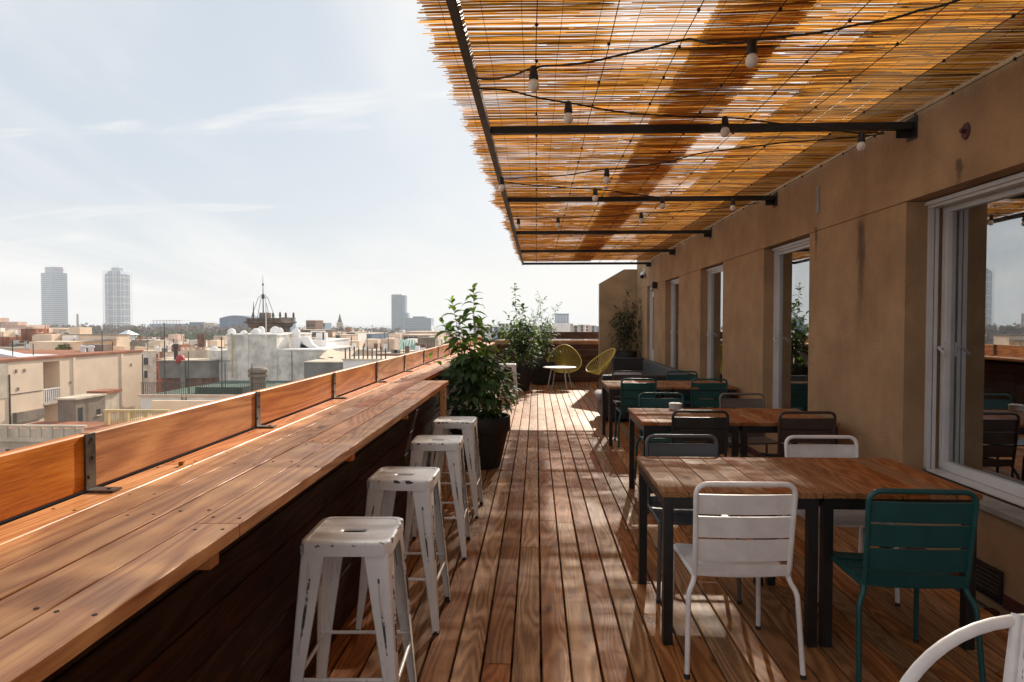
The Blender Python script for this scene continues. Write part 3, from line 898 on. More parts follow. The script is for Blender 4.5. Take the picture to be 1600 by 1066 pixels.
# ------------------------------------------------------------------ slatted metal chairs
def make_chair_meshes():
    """local: faces +Y"""
    S = {}
    S['back_frame'] = MB().tube(fillet([(-0.205, -0.185, 0.425), (-0.207, -0.20, 0.47), (-0.216, -0.243, 0.850), (0.216, -0.243, 0.850), (0.207, -0.20, 0.47), (0.205, -0.185, 0.425)], 0.055, 7), 0.0115, 10)
    def xat(z): return -0.20 - (z - 0.47) * 0.043 / 0.38
    S['back_slat'] = []
    for z0, z1 in ((0.506, 0.594), (0.612, 0.700), (0.718, 0.800)):
        m = MB(); rg = []
        for i in range(9):
            t = i / 8; x = -0.203 + 0.406 * t
            bow = -0.012 * (1 - (2 * t - 1) ** 2)
            rg.append([Vector((x, xat(z0) + bow + 0.004, z0)), Vector((x, xat(z1) + bow + 0.004, z1)), Vector((x, xat(z1) + bow + 0.013, z1 + 0.001)), Vector((x, xat(z1) + bow + 0.012, z1 + 0.004)), Vector((x, xat(z1) + bow, z1 + 0.003)), Vector((x, xat(z0) + bow, z0 - 0.003)), Vector((x, xat(z0) + bow + 0.012, z0 - 0.004)), Vector((x, xat(z0) + bow + 0.013, z0 - 0.001))][::-1])
        m.loft(rg); S['back_slat'].append(m)
    S['seat_slat'] = []
    for i in range(4):
        y0 = -0.185 + i * 0.098
        m = MB(); rg = []
        for k in range(7):
            t = k / 6; x = -0.205 + 0.41 * t
            dip = -0.008 * (1 - (2 * t - 1) ** 2)
            zz = 0.440 + dip + (0.006 if i == 3 else 0.0)
            y1 = y0 + 0.089
            rg.append([Vector((x, y0, zz)), Vector((x, y0, zz - 0.012)), Vector((x, y0 + 0.003, zz - 0.012)), Vector((x, y0 + 0.003, zz - 0.003)), Vector((x, y1 - 0.003, zz - 0.003)), Vector((x, y1 - 0.003, zz - 0.012)), Vector((x, y1, zz - 0.012)), Vector((x, y1, zz))])
        m.loft(rg); S['seat_slat'].append(m)
    S['rear_rail'] = MB().loft([[Vector((x, -0.197, 0.432)), Vector((x, -0.206, 0.485)), Vector((x, -0.2025, 0.485)), Vector((x, -0.1935, 0.432))] for x in (-0.20, 0.20)])
    S['seat_rail'] = [MB().tube(fillet([(s * 0.210, -0.19, 0.432), (s * 0.210, 0.19, 0.432)], 0.02), 0.011, 8) for s in (-1, 1)]
    S['leg'] = []
    for s in (-1, 1):
        S['leg'].append(MB().tube(fillet([(s * 0.206, -0.183, 0.440), (s * 0.212, -0.195, 0.405), (s * 0.238, -0.212, 0.36), (s * 0.252, -0.252, 0.004)], 0.045, 5), 0.0115, 10))
        S['leg'].append(MB().tube(fillet([(s * 0.210, 0.165, 0.432), (s * 0.212, 0.205, 0.425), (s * 0.222, 0.222, 0.004)], 0.035, 5), 0.0115, 10))
    S['cross_bar'] = MB().tube([(-0.205, 0.12, 0.424), (0.205, 0.12, 0.424)], 0.009, 6)
    S['cap'] = [MB().lathe([(0.0135, 0), (0.0135, 0.018), (0.0118, 0.02)], 8, (sx * a, b, 0)) for sx in (-1, 1) for a, b in ((0.252, -0.2525), (0.222, 0.222))]
    return S
CS = make_chair_meshes()
_chair_mesh = {}
def chair(mat, label, x, y, rz, group='slatted metal chairs at the dining tables'):
    root = thing('metal_chair', label, 'chair', (x, y, 0), R(rz), group)
    if mat.name not in _chair_mesh:
        _chair_mesh[mat.name] = {k: [q.mesh(k, M_RUBBER if k == 'cap' else mat, 40) for q in (v if isinstance(v, list) else [v])] for k, v in CS.items()}
    for k, ms in _chair_mesh[mat.name].items():
        if k == 'cap': continue
        for i, me in enumerate(ms):
            o = link(k, me, root)
            if k == 'leg':
                link('foot_cap', _chair_mesh[mat.name]['cap'][i], o)
    return root
chair(P_WHITE, 'white slatted metal chair in front of the nearest table', 0.907, 3.15, 1)
chair(P_TEAL, 'dark teal slatted metal chair in front of the nearest table', 1.615, 3.05, -2)
chair(P_GREY, 'slate grey metal chair on the far side of the nearest table', 0.90, 3.90, 180)
chair(P_WHITE, 'white metal chair tucked in at the far side of the nearest table', 1.755, 3.90, 181)
chair(P_CHAR, 'charcoal black metal chair in front of the middle table', 1.305, 5.55, -1)
chair(P_BROWN, 'dark brown metal chair in front of the middle table beside the wall', 2.12, 5.52, 1)
chair(P_TEAL, 'teal metal chair on the far side of the middle table', 1.235, 6.40, 179)
chair(P_TAUPE, 'taupe metal chair on the far side of the middle table beside the wall', 2.04, 6.40, 182)
chair(P_DTEAL, 'teal metal chair in front of the farthest table, at its aisle end', 1.27, 8.58, 2)
chair(P_DTEAL, 'teal metal chair in front of the farthest table, beside the wall', 2.16, 8.60, -1)
chair(P_BROWN, 'brown metal chair between the farthest table and the wicker sofa', 1.32, 9.42, 180)
chair(P_TEAL, 'teal metal chair behind the farthest table, near the wall', 2.10, 9.42, 180)

# ------------------------------------------------------------------ tables
def table(label, x0, y0, w=0.752, dpt=0.84, rz=0):
    z = 0.75
    root = thing('dining_table', label, 'table', (x0 + w / 2, y0 + dpt / 2, 0), R(rz), 'plank topped tables in pairs')
    pw_ = w / 6
    for i in range(6):
        link('plank', plank_mesh(pw_ - 0.0025, dpt, 0.028, M_TABLE), root, (-w / 2 + pw_ * (i + 0.5), 0, z - 0.014 + random.uniform(-.0006, .0006)))
    a, b = w / 2 - 0.012, dpt / 2 - 0.022
    for s in (-1, 1):
        MB().box(-a + 0.046, a - 0.046, s * b - (0.02 if s > 0 else 0), s * b + (0 if s > 0 else 0.02), z - 0.085, z - 0.031).build('apron', M_BLACK, root)
        MB().box(s * a - (0.02 if s > 0 else 0), s * a + (0 if s > 0 else 0.02), -b + 0.046, b - 0.046, z - 0.085, z - 0.031).build('apron', M_BLACK, root)
    for sx in (-1, 1):
        for sy in (-1, 1):
            MB().loft([[Vector((sx * (a - 0.0225) + p * (0.0225 - c), sy * (b - 0.0225) + q * (0.0225 - c), zz)) for p, q in ((-1, -1), (1, -1), (1, 1), (-1, 1))] for zz, c in ((0.0, 0.002), (0.003, 0), (z - 0.0305, 0))]).build('leg', M_BLACK, root)
    return root
table('nearest plank table with black legs, at its aisle half', 0.600, 3.165)
table('nearest plank table with black legs, the half beside the big window', 1.355, 3.17, 0.735)
table('middle plank table carrying the small grey pot, aisle half', 0.860, 5.39, 0.785, 0.90)
table('middle plank table half beside the wall pier', 1.648, 5.395, 0.785, 0.90)
table('farthest plank table by the sofa, aisle half', 0.905, 8.36, 0.80, 0.95)
table('farthest plank table by the sofa, half beside the wall', 1.708, 8.365, 0.80, 0.95)
# small pot on the middle table
p = W(1055, 640, Z=0.75)
pot = thing('ashtray', 'small round grey lidded ashtray pot on the middle table', 'ashtray', (p.x, p.y, 0.7505))
MB().lathe([(0.048, 0), (0.055, 0.006), (0.058, 0.05), (0.060, 0.056), (0.054, 0.056), (0.050, 0.05), (0.045, 0.035)], 28).build('bowl', M_CERAMIC, pot, 40)
MB().lathe([(0.050, 0.0485), (0.053, 0.056), (0.050, 0.061), (0.020, 0.0615), (0.016, 0.052)], 28).build('lid', M_CERAMIC, pot, 40)

# ------------------------------------------------------------------ string chairs, low table
M_YELLOW = plain('yellow_cord', (0.72, 0.52, 0.075), 0.5, 0.1, 14)
def egg(a, rx, ry):
    """outline of the basket: wide below, narrower above"""
    c, s = math.cos(a), math.sin(a)
    return rx * c * (1.0 - 0.27 * s), ry * s
def string_chair(label, loc, rz, cordmat, ringmat, legmat, group, lean=38):
    root = thing('string_chair', label, 'chair', loc, R(rz), group)
    tilt = R(lean)                                   # basket faces +Y local, leaning back (towards -Y at the top)
    U = Vector((0, -math.sin(tilt), math.cos(tilt)))
    Nn = Vector((0, math.cos(tilt), math.sin(tilt)))   # facing
    C = Vector((0, 0.02, 0.66))
    def P(a, k=1.0):
        x, y = egg(a, 0.405, 0.43)
        return C + Vector((x * k, 0, 0)) + U * (y * k)
    n = 72
    MB().tube([P(2 * math.pi * i / n) for i in range(n)], 0.012, 8, closed=True).build('rim', ringmat, root, 60)
    eye = C - U * 0.27 - Nn * 0.25
    cm = MB()
    m = 46
    for i in range(m):
        a = 2 * math.pi * i / m + 0.01
        p0 = P(a)
        q = eye + (p0 - eye).normalized() * 0.045
        mid = p0.lerp(q, 0.5) - Nn * (0.055 + 0.03 * math.sin(a))
        pts = [(1 - t) ** 2 * p0 + 2 * t * (1 - t) * mid + t * t * q for t in [j / 5 for j in range(6)]]
        cm.tube(pts, 0.0050, 4, cap=False)
    tag(cm.build('cord', cordmat, root, 60), kind='stuff')
    MB().tube([eye + (P(2 * math.pi * i / 16) - eye).normalized() * 0.047 for i in range(16)], 0.007, 6, closed=True).build('eye_ring', cordmat, root, 60)
    base = [(-0.24, 0.24, 0.012), (0.24, 0.24, 0.012), (0.0, -0.34, 0.012)]
    tops = [P(R(200)), P(R(-20)), P(R(90)) * 0.0 + P(R(90), 0.55) - Nn * 0.16]
    for b, t in zip(base, tops):
        MB().tube(fillet([t, Vector((b[0], b[1], 0.20)), Vector(b)], 0.05), 0.009, 8).build('leg', legmat, root, 60)
    MB().tube([eye - Nn * 0.02 + Vector((0.11 * math.cos(a), 0.11 * math.sin(a), -0.01)) for a in [i * math.pi / 8 for i in range(16)]], 0.007, 6, closed=True).build('support_ring', legmat, root, 60)
    return root
pA = W(882, 592, Y=16.75)
string_chair('yellow string chair facing the camera behind the white table', (pA.x, 16.75, 0), 180, M_YELLOW, M_YELLOW, M_BLACK, 'yellow string lounge chairs')
pB = W(934, 600, Y=16.1)
string_chair('yellow string chair turned sideways in front of the end counter', (pB.x + 0.10, 16.05, 0), 112, M_YELLOW, M_YELLOW, M_BLACK, 'yellow string lounge chairs', 50)
pT = W(874, 600, Y=16.05)
lt = thing('coffee_table', 'round white low table in front of the yellow string chair', 'table', (pT.x, 15.9, 0))
MB().lathe([(0.37, 0.478), (0.40, 0.486), (0.40, 0.500), (0.395, 0.504)], 40).build('table_top', P_WHITE, lt, 30)
for a in (28, 118, 208, 298):
    c, s = math.cos(R(a)), math.sin(R(a))
    MB().tube([(0.22 * c, 0.22 * s, 0.478), (0.33 * c, 0.33 * s, 0.0)], [0.018, 0.012], 8).build('leg', P_WHITE, lt, 50)

# white tub chair at the lower right corner of the view
tcx, tcy = 1.33, 1.74
tub = thing('woven_armchair', 'white tubular armchair with woven mesh back at the lower right corner', 'chair', (tcx, tcy, 0), R(2))
hoop = []
for i in range(33):
    a = math.pi * (-0.12 + 1.24 * i / 32)
    hoop.append(Vector((-0.42 * math.cos(a), 0.02 + 0.06 * math.sin(a) ** 2, 0.42 + 0.332 * max(math.sin(a), -0.3))))
MB().tube(hoop, 0.016, 12).build('arm_hoop', P_WHITE, tub, 60)
inner = fillet([(-0.20, -0.02, 0.42), (-0.06, 0.055, 0.775), (0.06, 0.055, 0.775), (0.20, -0.02, 0.42)], 0.04)
MB().tube([(-0.15, -0.02, 0.40), (-0.035, 0.078, 0.768)], 0.014, 10).build('back_stay', P_WHITE, tub, 60)
MB().tube([(0.15, -0.02, 0.40), (0.035, 0.078, 0.768)], 0.014, 10).build('back_stay', P_WHITE, tub, 60)
mesh_ = MB()
for i in range(1, 26):
    t = i / 26
    for sgn in (-1, 1):
        pts = []
        for k in range(9):
            s = k / 8
            z = 0.40 + 0.365 * s
            half = 0.115 * (1 - s) + 0.035
            u = (t - 0.5) * 2 + sgn * 0.10 * math.sin(s * 26 + i)
            pts.append((max(-1, min(1, u)) * half, -0.02 + 0.096 * s - 0.02 * (1 - (2 * t - 1) ** 2), z))
        mesh_.tube(pts, 0.0035, 4)
for k in range(1, 24):
    s = k / 24
    half = 0.115 * (1 - s) + 0.035
    mesh_.tube([(-half, -0.02 + 0.096 * s, 0.40 + 0.365 * s), (0, -0.04 + 0.096 * s, 0.40 + 0.365 * s), (half, -0.02 + 0.096 * s, 0.40 + 0.365 * s)], 0.0035, 4)
tag(mesh_.build('woven_mesh', P_WHITE, tub, 60), kind='stuff')
MB().lathe([(0.30, 0.395), (0.33, 0.40), (0.33, 0.415), (0.30, 0.42)], 32, (0, -0.2, 0)).build('seat', P_WHITE, tub, 40)
for a in (40, 140, 220, 320):
    c, s = math.cos(R(a)), math.sin(R(a))
    MB().tube([(0.26 * c, -0.2 + 0.26 * s, 0.40), (0.31 * c, -0.2 + 0.31 * s, 0)], 0.012, 8).build('leg', P_WHITE, tub, 50)

# ------------------------------------------------------------------ wicker sofa
def wicker():
    t = NT('black_wicker')
    c = t.coord()
    w1 = t.node('ShaderNodeTexWave'); w1.bands_direction = 'Z'; w1.inputs['Scale'].default_value = 26
    w2 = t.node('ShaderNodeTexWave'); w2.bands_direction = 'DIAGONAL'; w2.inputs['Scale'].default_value = 12
    for w in (w1, w2): t.l.new(c, w.inputs['Vector'])
    h = t.math('MULTIPLY', w1.outputs['Fac'], t.math('ADD', w2.outputs['Fac'], 0.3))
    col = t.mix(t.range(h, 0.1, 0.9), (0.008, 0.008, 0.009), (0.045, 0.042, 0.042))
    t.set(col, 0.5); t.bump(h, 0.8, 0.01)
    return t.m
M_WICKER = wicker()
M_CUSHION = plain('grey_cushion', (0.30, 0.28, 0.28), 0.9, 0.1, 6, 0.3)
sofa = thing('wicker_sofa', 'black wicker corner sofa with pale grey cushions by the wall', 'sofa', (1.8, 12.5, 0))
SO = (1.8, 12.5, 0)
def rbox(x0, x1, y0, y1, z0, z1, c=0.02):
    rg = []
    for z, s in ((z0, c), (z0 + c, 0), (z1 - c, 0), (z1, c)):
        rg.append([Vector(p) for p in ((x0 + s + c, y0 + s, z), (x1 - s - c, y0 + s, z), (x1 - s, y0 + s + c, z), (x1 - s, y1 - s - c, z), (x1 - s - c, y1 - s, z), (x0 + s + c, y1 - s, z), (x0 + s, y1 - s - c, z), (x0 + s, y0 + s + c, z))])
    return MB(SO).loft(rg)
rbox(1.03, 2.45, 10.40, 10.55, 0.04, 0.735).build('near_back', M_WICKER, sofa, 30)
rbox(1.03, 2.45, 10.555, 11.25, 0.04, 0.30).build('base', M_WICKER, sofa, 30)
rbox(2.36, 2.50, 10.56, 14.84, 0.04, 0.745).build('wall_back', M_WICKER, sofa, 30)
rbox(1.62, 2.355, 11.255, 14.84, 0.04, 0.30).build('base', M_WICKER, sofa, 30)
rbox(1.78, 2.50, 15.45, 15.62, 0.04, 0.75).build('far_back', M_WICKER, sofa, 30)
rbox(1.78, 2.50, 14.845, 15.445, 0.04, 0.30).build('base', M_WICKER, sofa, 30)
rbox(0.98, 1.62, 10.57, 11.25, 0.305, 0.43, 0.03).build('seat_cushion', M_CUSHION, sofa, 60)
for a, b in ((10.57, 11.98), (11.99, 13.40), (13.41, 14.83)):
    rbox(1.63, 2.35, a, b, 0.305, 0.44, 0.03).build('seat_cushion', M_CUSHION, sofa, 60)
rbox(1.79, 2.49, 14.85, 15.43, 0.305, 0.44, 0.03).build('seat_cushion', M_CUSHION, sofa, 60)

# ------------------------------------------------------------------ plants in pots
def leaf_mesh(name, L, Wd, curl, fold, mat, rows=5):
    m = MB()
    vs, fs = [], []
    for i in range(rows + 1):
        t = i / rows
        y = L * (math.sin(curl * t) / curl if curl > 1e-3 else t)
        z = -L * (1 - math.cos(curl * t)) / curl if curl > 1e-3 else 0
        w = Wd / 2 * (math.sin(math.pi * min(1, 0.06 + t * 0.94) ** 0.8) ** 0.85 if 0 < t < 1 else (0.08 if t == 0 else 0.02))
        vs += [(-w, y, z + fold * w), (0, y, z), (w, y, z + fold * w)]
        if i:
            o = i * 3
            fs += [(o - 3, o - 2, o + 1, o), (o - 2, o - 1, o + 2, o + 1)]
    m.add(vs, fs)
    return m.mesh(name, mat, 180)
def planter(label, x, y, r_top, r_bot, h):
    root = thing('plant_pot', label, 'plant pot', (x, y, 0))
    MB().lathe([(r_bot * 0.96, 0.0), (r_bot, 0.012), (r_top * 0.93, h * 0.70), (r_top * 0.985, h * 0.71), (r_top, h * 0.73), (r_top * 1.0, h - 0.012), (r_top - 0.006, h), (r_top - 0.022, h), (r_top - 0.028, h - 0.012), (r_top - 0.05, h - 0.10)], 48).build('shell', M_POT, root, 35)
    MB().lathe([(r_top - 0.03, h - 0.075), (r_top * 0.5, h - 0.06), (0.01, h - 0.05)], 24).build('soil', M_SOIL, root, 60)
    return root
def leaf_matrix(p, az, el, roll=0.0):
    return Matrix.Translation(p) @ Matrix.Rotation(az, 4, 'Z') @ Matrix.Rotation(el, 4, 'X') @ Matrix.Rotation(roll, 4, 'Y')
def stem_path(base, tip, bow, n=14):
    b, t = Vector(base), Vector(tip)
    side = Vector((random.uniform(-1, 1), random.uniform(-1, 1), 0)) * bow
    return [b.lerp(t, k / n) + side * math.sin(math.pi * k / n) + Vector(((b - t).x, (b - t).y, 0)) * 0.25 * math.sin(math.pi * k / n) for k in range(n + 1)]

random.seed(21)
PX, PY = -0.615, 7.17
planter('big black plastic pot holding the leafy laurel beside the last bar stool', PX, PY, 0.335, 0.225, 0.555)
laurel = thing('laurel_shrub', 'tall leafy laurel shrub growing in the big black pot beside the bar', 'plant', (PX, PY, 0.50))
lm = [leaf_mesh('leaf', L, w, c, 0.35, M_LEAF) for L, w, c in ((0.155, 0.066, 0.9), (0.175, 0.072, 1.25), (0.135, 0.060, 0.6), (0.165, 0.068, 1.6))]
tips = [(740, 452, 7.15, .92), (706, 470, 7.05, .9), (690, 503, 7.0, .9), (722, 520, 6.85, .9), (775, 520, 7.15, .9), (757, 545, 6.9, .85), (672, 560, 6.9, .8), (786, 558, 7.1, .75), (710, 585, 6.75, .7), (745, 590, 6.7, .6), (772, 600, 6.85, .6), (695, 560, 7.3, .8), (752, 500, 7.45, .85)]
stm = MB((0, 0, 0))
nleaf = 0
for si, (px, py, Y, frac) in enumerate(tips):
    tip = W(px, py, Y=Y) - Vector((PX, PY, 0.50))
    base = Vector((random.uniform(-.10, .10), random.uniform(-.10, .10), 0.0))
    path = stem_path(base, tip, 0.03)
    stm.tube(path, [0.007 * (1 - 0.75 * k / (len(path) - 1)) for k in range(len(path))], 6)
    length = sum((path[i + 1] - path[i]).length for i in range(len(path) - 1))
    tall = si < 5 or si == 12
    frac = 0.62 if tall else 0.45
    nodes = int(length * frac / (0.043 if tall else 0.09))
    cnt = nodes * 2 if tall else nodes
    az = random.random() * 6.28
    for k in range(cnt):
        if nleaf >= 298: break
        t = 1 - frac * k / cnt
        q = t * (len(path) - 1); i = min(int(q), len(path) - 2)
        pos = path[i].lerp(path[i + 1], q - i)
        az += 2.4
        el = R(62 - 50 * min(1, k / 9.0)) + random.uniform(-.2, .2) if k < 10 else random.uniform(-0.1, 0.4)
        sc = (0.62 + 0.5 * min(1, k / 6)) * random.uniform(0.85, 1.2)
        o = link('leaf', random.choice(lm), laurel)
        o.matrix_local = leaf_matrix(pos, az, el, random.uniform(-.3, .3)) @ Matrix.Scale(sc, 4)
        nleaf += 1
stm.build('stem', M_STEM, laurel, 50)
# inner lower foliage too dense to pick apart
dn = MB(); 
def add_leaf(mb, M, L, w, curl=0.9):
    vs, fs = [], []
    for i in range(4):
        t = i / 3
        y = L * math.sin(curl * t) / curl; z = -L * (1 - math.cos(curl * t)) / curl
        ww = w / 2 * (0.1, 0.95, 0.8, 0.03)[i]
        vs += [M @ Vector((-ww, y, z + 0.3 * ww)), M @ Vector((0, y, z)), M @ Vector((ww, y, z + 0.3 * ww))]
        if i: o = i * 3; fs += [(o - 3, o - 2, o + 1, o), (o - 2, o - 1, o + 2, o + 1)]
    mb.add(vs, fs)
for k in range(520):
    u = random.random()
    z = 0.10 + 0.58 * u
    rr = 0.33 * math.sqrt(random.random()) * (0.75 + 0.5 * math.sin(math.pi * min(1, u + 0.1)))
    a = random.random() * 6.28
    pos = Vector((rr * math.cos(a) - 0.03, rr * math.sin(a) - 0.03, z))
    add_leaf(dn, leaf_matrix(pos, a - math.pi / 2 + random.uniform(-.9, .9), random.uniform(-.5, .5)), random.uniform(.12, .175), random.uniform(.055, .072))
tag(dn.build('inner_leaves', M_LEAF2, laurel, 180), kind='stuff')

def bush(name, label, x, y, z0, tips_, leafL, leafW, gap, seed, parent_mat=M_LEAF2, fill=0, fr=0.3, twigs=True):
    random.seed(seed)
    root = thing(name, label, 'plant', (x, y, z0))
    st, lf = MB(), MB()
    O = Vector((x, y, z0))
    for (px, py, Y) in tips_:
        tip = W(px, py, Y=Y) - O
        base = Vector((random.uniform(-.08, .08), random.uniform(-.08, .08), 0))
        path = stem_path(base, tip, 0.04)
        st.tube(path, [0.009 * (1 - 0.8 * k / (len(path) - 1)) for k in range(len(path))], 5)
        stems = [(path, 0.75)]
        if twigs:
            for q in range(7):
                i = random.randint(4, len(path) - 2)
                a = random.random() * 6.28
                l = random.uniform(.15, .42) * (1.15 - i / len(path))
                e = path[i] + Vector((math.cos(a) * l, math.sin(a) * l, l * random.uniform(.5, 1.3)))
                tp = [path[i].lerp(e, k / 5) for k in range(6)]
                st.tube(tp, 0.003, 4); stems.append((tp, 0.9))
        for pth, frac in stems:
            length = sum((pth[i + 1] - pth[i]).length for i in range(len(pth) - 1))
            cnt = max(3, int(length * frac / gap))
            az = random.random() * 6.28
            for k in range(cnt):
                t = 1 - frac * k / cnt
                q = t * (len(pth) - 1); i = min(int(q), len(pth) - 2)
                pos = pth[i].lerp(pth[i + 1], q - i)
                az += 2.4
                add_leaf(lf, leaf_matrix(pos, az, R(50 - 45 * min(1, k / 6)) + random.uniform(-.3, .3), random.uniform(-.4, .4)), leafL * random.uniform(.7, 1.15), leafW * random.uniform(.8, 1.1))
    for k in range(fill):
        u = random.random(); a = random.random() * 6.28; rr = fr * math.sqrt(random.random()) * (0.7 + 0.5 * math.sin(math.pi * u))
        add_leaf(lf, leaf_matrix(Vector((rr * math.cos(a), rr * math.sin(a), 0.02 + u * fr * 2.6)), a - math.pi / 2 + random.uniform(-1, 1), random.uniform(-.5, .6)), leafL * random.uniform(.8, 1.2), leafW)
    st.build('stem', M_STEM, root, 60)
    tag(lf.build('leaves', parent_mat, root, 180), kind='stuff')
    return root
pp = W(815, 605, Y=15.3)
planter('dark plant pot standing against the bar near the far end', pp.x, 15.3, 0.26, 0.18, 0.60)
bush('privet_shrub', 'tall airy shrub in the pot near the far end of the bar', pp.x, 15.3, 0.54,
     [(804, 446, 15.2), (792, 492, 15.3), (818, 478, 15.0), (828, 500, 15.2), (786, 520, 15.0), (835, 520, 15.0), (808, 520, 14.9), (770, 505, 15.5)], 0.16, 0.066, 0.040, 31, M_LEAF2, 260, 0.40)
pp = W(848, 600, Y=16.85)
planter('wide dark pot in the far corner beside the yellow string chair', pp.x - 0.02, 16.85, 0.34, 0.26, 0.58)
bush('olive_shrub', 'fine leaved shrub with wispy shoots in the far corner pot', pp.x - 0.02, 16.85, 0.52,
     [(841, 458, 16.8), (876, 474, 16.7), (858, 492, 16.9), (832, 485, 16.7), (850, 510, 16.6), (868, 515, 16.9), (826, 505, 16.9)], 0.115, 0.036, 0.024, 37, M_LEAF2, 260, 0.40)
pp = W(978, 560, Y=16.4)
planter('tall dark pot in front of the sloping end wall', pp.x, 16.4, 0.27, 0.24, 0.86)
bush('bamboo_shrub', 'dark bushy shrub against the sloping end wall', pp.x, 16.4, 0.80,
     [(980, 455, 16.3), (962, 480, 16.4), (1000, 468, 16.3), (992, 478, 16.2), (970, 495, 16.1), (955, 505, 16.4)], 0.13, 0.036, 0.028, 41, M_LEAF3, 420, 0.38)
# dry leaf on the counter
p = W(288, 727, Z=BAR_Z + 0.003)
dl = MB(); add_leaf(dl, leaf_matrix(Vector((0, 0, 0.012)), 1.0, 0.1), 0.04, 0.026, 1.8)
tag(dl.build('dry_leaf', plain('dry_leaf', (0.30, 0.20, 0.03), 0.7, 0.3, 60), None, 180, p), 'small curled yellow brown leaf lying on the bar counter', 'leaf')
# ================================================================== THE CITY BELOW AND BEYOND
GZ = -24.0
def citywall(name, col, stain=0.3, streak=0.5, big=0.4, sc=0.6):
    return stucco(name, col, 6.0, stain, streak, big, 0.3, 0.9, 0.02, sc)
C_CREAM = citywall('cream_render', (0.84, 0.65, 0.49), 0.08, 0.10)
C_BROWN = citywall('grey_brown_render', (0.27, 0.215, 0.17))
C_GREY = citywall('grey_render', (0.26, 0.245, 0.22))
C_WEATHER = citywall('weathered_white_render', (0.78, 0.725, 0.655), 0.35, 0.6, 0.5, 0.9)
C_WHITE = citywall('white_render', (0.86, 0.83, 0.80), 0.1, 0.2)
C_STONE = citywall('pale_stone', (0.62, 0.52, 0.41), 0.25, 0.4)
C_YELLOW = citywall('yellow_stone', (0.66, 0.51, 0.27), 0.2, 0.3)
C_PINK = citywall('pinkish_render', (0.66, 0.49, 0.40), 0.2, 0.3)
C_BRICK = citywall('old_brick', (0.22, 0.12, 0.085), 0.4, 0.3, 1.2)
C_DARKST = citywall('dark_turret_stone', (0.14, 0.10, 0.075), 0.5, 0.5, 0.8)
C_TERRA = citywall('terracotta', (0.34, 0.13, 0.07), 0.3, 0.2)
C_ROOF = citywall('grey_roof', (0.25, 0.24, 0.23))
C_GREEN = plain('green_terrace_felt', (0.06, 0.10, 0.075), 0.9, 0.25, 0.6)
C_COPPER = plain('copper_green', (0.32, 0.46, 0.38), 0.6, 0.15, 0.6)
C_BLUE = plain('blue_grey_glass', (0.06, 0.14, 0.25), 0.25, 0.15, 0.05)
C_BLUEL = plain('pale_blue_cladding', (0.22, 0.32, 0.42), 0.4, 0.1, 0.05)
C_WIN = plain('dark_window', (0.035, 0.04, 0.045), 0.2, 0.3, 0.5)
C_RED = plain('red_cover', (0.42, 0.03, 0.03), 0.6, 0.1, 3)
C_IRON = plain('rusty_iron', (0.05, 0.040, 0.034), 0.7, 0.3, 4)
C_SHEET = plain('white_sheet_roof', (0.74, 0.75, 0.76), 0.4, 0.06, 0.6)

def base_thing(name, label, cat, x, y, z=GZ, group=None):
    return thing(name, label, cat, (x, y, z), 0, group)
_wm = {}
def win_mesh(axis, w, h, mat=None):
    mat = mat or C_WIN
    k = (axis, round(w, 2), round(h, 2), mat.name)
    if k not in _wm:
        m = MB()
        if axis == 'y': m.box(-w / 2, w / 2, -0.04, 0.3, 0, h)
        else: m.box(-0.3, 0.04, -w / 2, w / 2, 0, h)
        _wm[k] = m.mesh('window', mat)
        s = MB()
        if axis == 'y': s.box(-w / 2 - 0.12, w / 2 + 0.12, -0.12, 0.02, -0.12, -0.002)
        else: s.box(-0.02, 0.12, -w / 2 - 0.12, w / 2 + 0.12, -0.12, -0.002)
        _wm[k + ('s',)] = s.mesh('sill', C_STONE)
    return _wm[k], _wm[k + ('s',)]
def win(root, axis, x, y, z, w, h, sill=True, mat=None):
    me, se = win_mesh(axis, w, h, mat)
    r = root.location
    o = link('window', me, root, (x - r.x, y - r.y, z - r.z))
    if sill: link('sill', se, o)
    return o
def cbox(root, name, mat, x0, x1, y0, y1, z0, z1):
    return MB(root.location).box(x0, x1, y0, y1, z0, z1).build(name, mat, root)
def parapet(root, mat, x0, x1, y0, y1, z, h=0.7, t=0.25, name='parapet'):
    m = MB(root.location)
    m.box(x0 - 0.03, x1 + 0.03, y0 - 0.03, y0 + t, z, z + h); m.box(x0 - 0.03, x1 + 0.03, y1 - t, y1 + 0.03, z, z + h)
    m.box(x0 - 0.03, x0 + t, y0 + t, y1 - t, z, z + h); m.box(x1 - t, x1 + 0.03, y0 + t, y1 - t, z, z + h)
    return m.build(name, mat, root)

# ground, sea
gm = plain('city_ground', (0.22, 0.18, 0.15), 0.95, 0.3, 0.01)
tag(MB().add([(-2600, -300, GZ), (2600, -300, GZ), (2600, 1750, GZ), (-2600, 1750, GZ)], [(0, 1, 2, 3)]).build('ground', gm), 'low city ground between the houses', None, kind='structure')
def sea_mat():
    t = NT('sea_water')
    t.set((0.06, 0.11, 0.14), 0.25)
    t.bump(t.noise(t.mapping(t.coord(), (0.01, 0.03, 1)), 1.0, 5, 0.6), 0.4, 1.0)
    return t.m
tag(MB().add([(-38000, 1740, GZ - 1), (38000, 1740, GZ - 1), (38000, 39000, GZ - 1), (-38000, 39000, GZ - 1)], [(0, 1, 2, 3)]).build('sea', sea_mat()), 'pale blue sea on the horizon', None, kind='structure')

